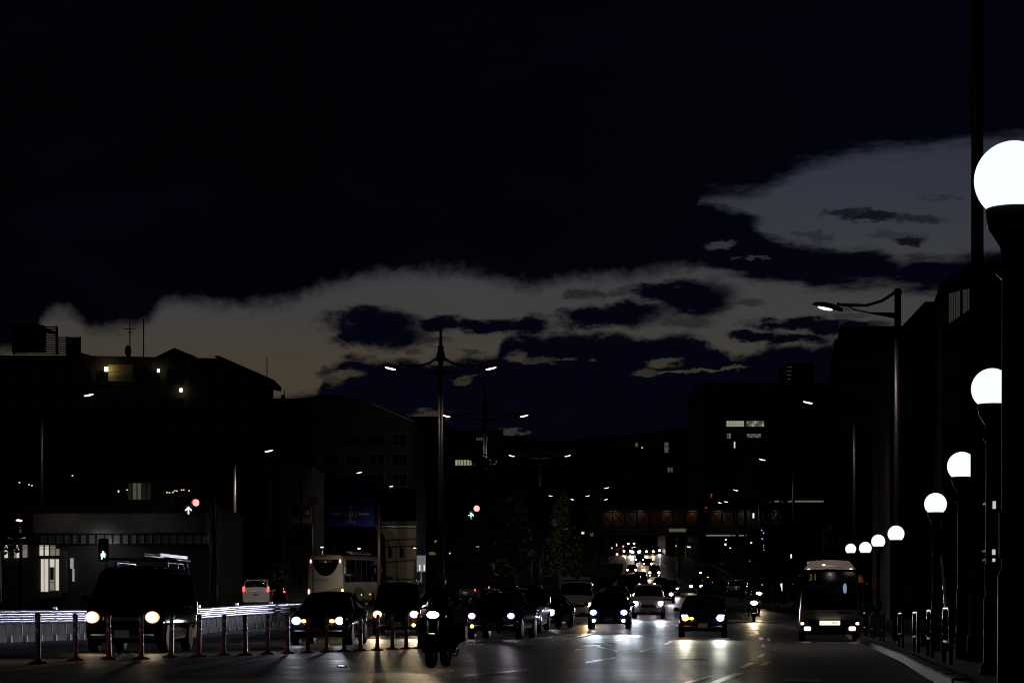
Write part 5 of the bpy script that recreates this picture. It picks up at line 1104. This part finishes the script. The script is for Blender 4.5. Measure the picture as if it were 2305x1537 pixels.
TW = glow_mat('pale_red_lamp', (1, .35, .28), 3.0); TA = glow_mat('amber_rear_lamp', (1, .55, .15), 3.2)
for x, z, m, w_, h_ in ((.98, 2.98, TW, .12, .26), (-.98, 2.98, TW, .12, .26), (1.12, 1.0, TW, .14, .36), (-1.12, 1.05, TA, .16, .32)):
    MB().ball((x, 5.98, z), (w_/2, .08, h_/2), 10, 7).build('tail_light', m, t)
MB().ball((0, 6.03, 2.93), (.05, .03, .03), 8, 5).build('brake_lamp', T_RED, t)
MB().box((0, -1.5, 3.52), (1.9, 6.5, .26), bev=.12).build('roof_unit', CW_, t); MB().box((0, 6.0, .55), (2.3, .12, .3), bev=.05).build('rear_bumper', CW_, t)
for y in (-3.6, 2.7):
    for x in (-1.12, 1.12): wheel(t, x, y, .48, .28)
for x in (-1.4, 1.4): m = MB(); m.box((x, -5.7, 2.4), (.2, .12, .45), bev=.04); m.tube([(x*.85, -5.85, 2.95), (x, -5.8, 2.65)], .03, 6); m.build('wing_mirror', BLACK, t)
for k in range(3): MB().box((-1.262, .5+.35*k-1, 1.15), (.02, .22, .06)).build('side_lettering', mat('pale_lettering', (.8, .8, .8), .5), t)
for y in (-2.5, .5, 3.5): MB().ball((-1.26, y, .75), (.03, .06, .05), 8, 5).build('side_marker', TA, t)

STY['minibus'] = dict(L=6.6, W=2.05, st=[(0,.93,.36,1.08,2.40,.86),(.06,.99,.30,1.10,2.50,.88),(.25,1.02,.26,1.12,2.60,.84),(.7,1.025,.26,1.12,2.72,.76),(6.2,1.025,.26,1.12,2.72,.78),(6.5,1.0,.3,1.12,2.62,.80),(6.6,.96,.36,1.08,2.48,.82)], axle=(1.3, 4.9))
sh = Shape(STY['minibus']); yw = R(-7); Zf = 79; X0 = XZ(1868, Zf); d = Vector((math.sin(yw), -math.cos(yw)))
t = thing('minibus', 'white minibus at the kerb with dark windscreen, blue curtains and a lit number plate', 'bus', (X0-d.x*3.3, Zf-d.y*3.3, gz(X0, Zf+2)), yw)
MBW = mat('warm_white_minibus_paint', (.78, .68, .60), .35); f = -3.3
sh.body().build('body', MBW, t)
for k in range(4):
    a, b = .75+1.35*k, .75+1.35*k+1.27
    sh.patch(a, b, 4.08, 4.90).build('side_window', GLASS, t); sh.patch(a, b, 9.10, 9.92).build('side_window', GLASS, t)
MB().box((0, f-.0, 1.73), (1.74, .05, 1.22), bev=.02).build('cabin_panel', mat('cabin_black', (.006, .006, .008), .8), t)
BC = mat('blue_curtain', (.10, .22, .60), .8)
MB().box((-.42, f-.035, 1.82), (.52, .02, .11)).build('curtain', BC, t); MB().box((.34, f-.035, 1.80), (.36, .02, .18)).build('curtain', BC, t); MB().box((.30, f-.035, 1.62), (.12, .02, .24)).build('curtain', BC, t)
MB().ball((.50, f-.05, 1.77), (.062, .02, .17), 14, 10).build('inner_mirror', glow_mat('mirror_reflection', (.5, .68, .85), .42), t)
writing('31', 'route_number', glow_mat('dim_yellow_digits', (.8, .65, .15), .12), t, (-.56, f-.045, 2.13), .30, ext=.006)
MB().box((.26, f-.035, 2.12), (.5, .02, .26)).build('notice', mat('red_brown_notice', (.22, .05, .03), .7), t)
def clear_glass():
    m = bpy.data.materials.new('windscreen_glass'); m.use_nodes = True; q = m.node_tree; q.nodes.clear()
    tr = q.nodes.new('ShaderNodeBsdfTransparent'); gl = q.nodes.new('ShaderNodeBsdfGlossy'); gl.inputs['Roughness'].default_value = .03; mx = q.nodes.new('ShaderNodeMixShader'); fr = q.nodes.new('ShaderNodeFresnel'); fr.inputs[0].default_value = 1.45
    ou = q.nodes.new('ShaderNodeOutputMaterial'); q.links.new(fr.outputs[0], mx.inputs[0]); q.links.new(tr.outputs[0], mx.inputs[1]); q.links.new(gl.outputs[0], mx.inputs[2]); q.links.new(mx.outputs[0], ou.inputs[0]); return m
MB().box((0, f-.085, 1.73), (1.72, .012, 1.20), bev=.004).build('windscreen', clear_glass(), t)
wf = MB()
for x in (-.89, .89): wf.box((x, f-.05, 1.73), (.06, .12, 1.30))
for z in (1.09, 2.37): wf.box((0, f-.05, z), (1.74, .12, .06))
wf.build('windscreen_seal', BLACK, t)
lamp('POINT', t, (0, f-.06, 2.25), .5, (.9, .95, 1), radius=.02, name='added_cabin_light')  # lamp added behind the glass so the curtains show
for x in (-.5, .38): MB().tube([(x, f-.11, 1.10), (x+.25, f-.11, 1.2), (x+.5, f-.10, 1.22)], .012, 6).build('wiper', BLACK, t)
o = writing('Rosa', 'front_lettering', mat('dark_lettering', (.03, .03, .03), .5), t, (.52, f-.02, .97), .16) if False else MB().box((.5, f-.01, .95), (.55, .015, .05)).build('front_emblem', mat('dark_lettering', (.03, .03, .03), .5), t)
MB().box((0, f-.02, .56), (1.9, .10, .30), bev=.05).build('front_bumper', BLACK, t); MB().box((0, f-.01, .34), (1.85, .12, .2), bev=.05).build('lower_bumper', BLACK, t)
MB().box((.0, f-.085, .62), (.68, .02, .15), bev=.02).build('lit_number_plate', glow_mat('lit_plate', (1, .98, .82), 1.0), t)
for k, x in enumerate((.10, .13, .17, .22)): MB().box((x, f-.10, .62+.008*(k % 2)), (.018, .01, .05)).build('plate_mark', mat('plate_ink', (.2, .25, .15), .5, emit=(.4, .42, .3), estr=.4), t)
MW = glow_mat('warm_marker_lamp', (1, .62, .40), 2.6); HR = glow_mat('dimmed_headlamp', (1, .80, .66), 4.5)
for s in (-1, 1):
    MB().ball((s*.90, f-.04, .60), (.07, .05, .06), 12, 7).build('indicator', MW, t); MB().box((s*.74, f-.08, .43), (.22, .06, .13), bev=.03).build('headlight', HR, t)
    MB().ball((s*.70, f-.05, 2.40), (.05, .04, .035), 10, 6).build('roof_marker', MW, t)
    m = MB(); m.box((s*1.22, f+.0, 1.75), (.16, .10, .40), bev=.04); m.tube([(s*.96, f+.05, 2.25), (s*1.2, f+.0, 2.0)], .02, 6); m.build('wing_mirror', BLACK, t)
t.scale = (.98, .98, .98)
MB().ball((-.2, f+.12, 2.56), (.05, .04, .03), 8, 5).build('roof_marker', MW, t)
for y in STY['minibus']['axle']:
    for x in (-.92, .92): wheel(t, x, f+y, .37, .22)

# ---------------------------------------------------------------- people
def skin_body(name, m, parent, J, edges, loc=(0, 0, 0), sub=2):
    keys = list(J); idx = {k: i for i, k in enumerate(keys)}
    me = bpy.data.meshes.new(name); me.from_pydata([J[k][0] for k in keys], [(idx[a], idx[b]) for a, b in edges], []); me.materials.append(m)
    o = bpy.data.objects.new(name, me); COL.objects.link(o); o.parent = parent; o.location = loc
    sk = o.modifiers.new('skin', 'SKIN'); sk.use_smooth_shade = True
    L = me.skin_vertices[0].data if me.skin_vertices else None
    if L is None: me.skin_vertices.new(name='skin') if hasattr(me.skin_vertices, 'new') else None; L = me.skin_vertices[0].data
    for k, i in idx.items(): r = J[k][1]; L[i].radius = (r, r) if isinstance(r, (int, float)) else r; L[i].use_root = (i == 0)
    ss = o.modifiers.new('smooth', 'SUBSURF'); ss.levels = sub; ss.render_levels = sub
    return o
CLOTH = mat('dark_riding_jacket', (.018, .017, .017), .8, bump=.3, bscale=30); GLOVE = mat('black_glove', (.012, .012, .012), .6); HELM = mat('pale_helmet', (.72, .62, .56), .25); SKIN_ = mat('skin', (.45, .28, .20), .6)
def hand(parent, wrist, grip, side):
    m = MB(); w, g = Vector(wrist), Vector(grip); m.tube([w, w.lerp(g, .55), g+Vector((0, .02, .02))], [.032, .042, .036], 8)
    for k in range(4):
        x = -.036+.024*k; ln = (.9, 1.0, .96, .82)[k]
        m.tube([g+Vector((x, .03, .035)), g+Vector((x, -.03*ln, .04)), g+Vector((x, -.055*ln, .005)), g+Vector((x, -.035*ln, -.03)), g+Vector((x, -.0, -.036))], [.011, .011, .010, .009, .007], 6)
    m.tube([g+Vector((-side*.04, .035, .01)), g+Vector((-side*.05, .015, -.02)), g+Vector((-side*.035, -.02, -.034))], [.013, .011, .008], 6)
    m.build('glove', GLOVE, parent)
def rider(label, loc, rz, jacket=CLOTH, helm=HELM, s=1.0, group=None):
    t = thing('person', label, 'person', loc, rz, group)
    J = {'pelvis': ((0, .34, .86), (.165, .14)), 'waist': ((0, .27, 1.02), (.145, .12)), 'chest': ((0, .15, 1.20), (.175, .13)), 'upper': ((0, .09, 1.32), (.13, .10)), 'neck': ((0, .05, 1.41), .06), 'head0': ((0, .02, 1.48), .085)}
    Ed = [('pelvis', 'waist'), ('waist', 'chest'), ('chest', 'upper'), ('upper', 'neck'), ('neck', 'head0')]
    for n, x in (('l', 1), ('r', -1)):
        J.update({'sh'+n: ((x*.19, .10, 1.32), .075), 'el'+n: ((x*.34, -.02, 1.12), .052), 'wr'+n: ((x*.33, -.27, 1.05), .036), 'hip'+n: ((x*.12, .28, .84), .105), 'kn'+n: ((x*.27, -.10, .72), .078), 'an'+n: ((x*.25, .16, .34), .050), 'to'+n: ((x*.27, -.02, .27), .042)})
        Ed += [('upper', 'sh'+n), ('sh'+n, 'el'+n), ('el'+n, 'wr'+n), ('pelvis', 'hip'+n), ('hip'+n, 'kn'+n), ('kn'+n, 'an'+n), ('an'+n, 'to'+n)]
    skin_body('body', jacket, t, J, Ed)
    h = MB().ball((0, .02, 1.53), (.125, .145, .140), 20, 14).build('helmet', helm, t)
    m = MB(); rows = []
    for k in range(5):
        el = R(-18+9*k+2); rows.append([(.128*math.cos(el)*math.sin(R(a)), .02-.150*math.cos(el)*math.cos(R(a)), 1.525+.14*math.sin(el)) for a in range(-62, 63, 12)])
    m.grid(rows).build('visor', GLASS, h)
    hand(t, (.33, -.27, 1.05), (.33, -.35, 1.03), 1); hand(t, (-.33, -.27, 1.05), (-.33, -.35, 1.03), -1)
    return t
def motorcycle(label, px, Z, yaw, lm, beam, lean=0.0, scooter=False, hs=1.0, x=None, group=None, bcol=CWM):
    X = XZ(px, Z); t = thing('scooter' if scooter else 'motorcycle', label, 'scooter' if scooter else 'motorcycle', (X, Z, gz(X, Z)), R(yaw), group); t.rotation_euler = (0, R(lean), R(yaw))
    r = .22 if scooter else .30; wb = .62 if scooter else .70
    M = Matrix.Rotation(R(90), 4, 'Y')
    for y in (-wb, wb):
        w = MB().lathe([(r*.66, -.06), (r*.92, -.07), (r, -.03), (r, .03), (r*.92, .07), (r*.66, .06)], 24, M).build('wheel', RUBBER, t, (0, y, r)); q = MB(); q.lathe([(r*.68, -.03), (r*.68, .03)], 20, M)
        q.build('rim', RIM, w)
    m = MB()
    for x_ in (-.10, .10): m.tube([(x_, -wb, r), (x_, -wb+.22, .98)], .028, 8)
    m.build('front_fork', BLACK, t)
    m = MB(); rows = [[(r*1.12*math.cos(R(a))*0+sx_*.085, -wb-r*1.12*math.cos(R(a)), r+r*1.12*math.sin(R(a))) for sx_ in (-1, 1)] for a in range(20, 161, 14)]; m.grid(rows).build('front_mudguard', PB, t)
    m = MB(); m.ball((0, -.12, .86), (.17, .30, .15), 16, 10); m.build('fuel_tank' if not scooter else 'leg_shield', PB, t)
    m = MB(); m.box((0, .03, .48), (.34, .50, .36), bev=.10); m.box((0, -.22, .42), (.30, .2, .3), bev=.08); m.build('engine', mat('engine_dark', (.02, .02, .02), .5, .3), t)
    MB().box((0, .38, .80), (.30, .72, .12), bev=.05).build('seat', BLACK, t); MB().box((0, .62, .66), (.26, .5, .22), bev=.08).build('tail_body', PB, t)
    MB().tube([(.18, -.2, .32), (.20, .2, .28), (.22, .75, .40)], [.035, .045, .055], 10).build('exhaust', RIM, t)
    MB().box((0, -.36, .66), (.26, .14, .50), bev=.05).build('front_cowl', mat('matt_black_plastic', (.01, .01, .01), .7, spec=.1), t); MB().tube([(-.36, -.30, 1.02), (-.18, -.40, 1.06), (0, -.43, 1.0), (.18, -.40, 1.06), (.36, -.30, 1.02)], .017, 8).build('handlebar', STEEL, t)
    for s in (-1, 1):
        m = MB(); m.tube([(s*.22, -.40, 1.05), (s*.30, -.42, 1.22)], .009, 6); m.ball((s*.32, -.42, 1.25), (.065, .02, .05), 10, 6); m.build('mirror', BLACK, t)
        MB().ball((s*.24, -.50, .90), (.035, .04, .03), 8, 5).build('indicator', L_OFF, t)
        MB().tube([(s*.14, .12, .32), (s*.34, .12, .30)], .018, 6).build('foot_peg', BLACK, t)
    MB().ball((0, -.50, .93), (.15, .12, .13), 14, 8).build('headlight_shell', PB, t); hl = MB().ball((0, -.58, .93), (.11*hs*1.25, .06, .085*hs), 16, 9).build('headlight', lm, t)
    if lm in RING: MB().ball((0, -.565, .93), (.122*hs*1.25, .045, .097*hs), 16, 9).build('painted_glow', RING[lm], hl)  # outer glow painted round the lamp as glare
    MB().box((0, .90, .72), (.16, .05, .08), bev=.02).build('tail_light', T_OFF, t); pass
    if not scooter:
        MB().tube([(.16, .10, .24), (.30, .06, .20), (.36, .0, .32)], .018, 6).build('side_stand', BLACK, t)
        for s in (-1, 1): MB().box((s*.22, -.22, .62), (.20, .30, .56), bev=.08).build('leg_guard', mat('matt_black_plastic', (.01, .01, .01), .7, spec=.1), t)
        for s in (-1, 1): MB().box((s*.30, .62, .62), (.18, .40, .34), bev=.06).build('side_case', BLACK, t)
    if beam: lamp('SPOT', t, (0, -.72, .93), beam, bcol, (R(-88), 0, 0), 26, 1, .06, 'headlight_beam')
    return t
m = motorcycle('black motorcycle with one big warm headlight at the end of the red posts', 988, 40.6, -9, H_WARM, 450, hs=.78)
o = rider('rider in dark jacket and pale helmet on the big black motorcycle', m.location.copy(), R(-9)); o.scale = m.scale = (.94, .94, .94)
DH = mat('dark_helmet', (.03, .03, .035), .25)
m = motorcycle('black scooter with a warm headlight riding in the kerb lane', 1697, 121, -5, H_WARM, 500, scooter=True, hs=1.2, group='scooters in the kerb lane'); rider('rider in black on the scooter nearer the crosswalk', m.location.copy(), R(-5), helm=DH, group='scooter riders')
m = motorcycle('second scooter a little further up, only its warm headlight showing', 1708, 150, -5, H_WARM, 300, scooter=True, hs=1.2, group='scooters in the kerb lane'); rider('rider in black on the further scooter beside the pavement', m.location.copy(), R(-5), helm=DH, group='scooter riders')
m = motorcycle('tiny scooter uphill beside the parked row with a pinkish lamp', 1577, 345, -5, H_VIOLET, 0, scooter=True, hs=1.0, group='scooters in the kerb lane'); rider('tiny rider in dark clothes on the scooter up the hill', m.location.copy(), R(-5), helm=DH, group='scooter riders')
def walker(label, px, Z, rz, top, legs):
    X = XZ(px, Z); t = thing('person', label, 'person', (X, Z, gz(X, Z)+(.14 if X > kerbx(Z) else 0)), rz)
    J = {'pelvis': ((0, 0, .92), (.15, .12)), 'waist': ((0, 0, 1.06), (.13, .10)), 'chest': ((0, .01, 1.26), (.17, .12)), 'upper': ((0, 0, 1.38), (.12, .09)), 'neck': ((0, 0, 1.48), .052), 'head0': ((0, -.01, 1.56), .075)}
    Ed = [('pelvis', 'waist'), ('waist', 'chest'), ('chest', 'upper'), ('upper', 'neck'), ('neck', 'head0')]
    for n, x in (('l', 1), ('r', -1)):
        J.update({'sh'+n: ((x*.18, 0, 1.37), .068), 'el'+n: ((x*.23, .03*x, 1.10), .046), 'wr'+n: ((x*.22, -.06, .88), .034), 'hip'+n: ((x*.10, 0, .88), .10), 'kn'+n: ((x*.11, -.03, .48), .066), 'an'+n: ((x*.11, .02, .09), .045), 'to'+n: ((x*.13, -.14, .04), .036)})
        Ed += [('upper', 'sh'+n), ('sh'+n, 'el'+n), ('el'+n, 'wr'+n), ('pelvis', 'hip'+n), ('hip'+n, 'kn'+n), ('kn'+n, 'an'+n), ('an'+n, 'to'+n)]
    skin_body('body', top, t, J, Ed)
    h = MB().ball((0, -.01, 1.65), (.078, .095, .115), 16, 12); h.ball((0, -.11, 1.64), (.014, .022, .018), 8, 5); h.ball((.08, 0, 1.645), (.015, .025, .03), 8, 5); h.ball((-.08, 0, 1.645), (.015, .025, .03), 8, 5)
    hh = h.build('head', SKIN_, t); MB().ball((0, .012, 1.685), (.085, .10, .092), 14, 8, -.15).build('hair', BLACK, hh)
    for x in (-.03, .03): MB().ball((x, -.098, 1.665), (.011, .008, .008), 8, 5).build('eye', BLACK, hh)
    MB().box((0, -.104, 1.598), (.04, .01, .010)).build('mouth', mat('lip', (.3, .12, .1), .6), hh)
    for x in (-1, 1):
        g = Vector((x*.22, -.07, .85)); q = MB(); q.tube([g+Vector((0, .01, .04)), g, g+Vector((0, -.01, -.05))], [.028, .036, .03], 8)
        for k in range(4): q.tube([g+Vector((0, -.035+.02*k, -.05)), g+Vector((-x*.008, -.035+.02*k, -.09)), g+Vector((-x*.02, -.033+.02*k, -.115-.008*(k in (1, 2)))), ], [.010, .009, .007], 6)
        q.tube([g+Vector((0, -.035, 0)), g+Vector((-x*.015, -.055, -.03)), g+Vector((-x*.02, -.055, -.055))], [.011, .010, .007], 6); q.build('hand', SKIN_, t)
walker('pedestrian in dark coat waiting on the pavement above the scooters', 1750, 148, R(-20), mat('dark_coat', (.02, .02, .024), .8), None)
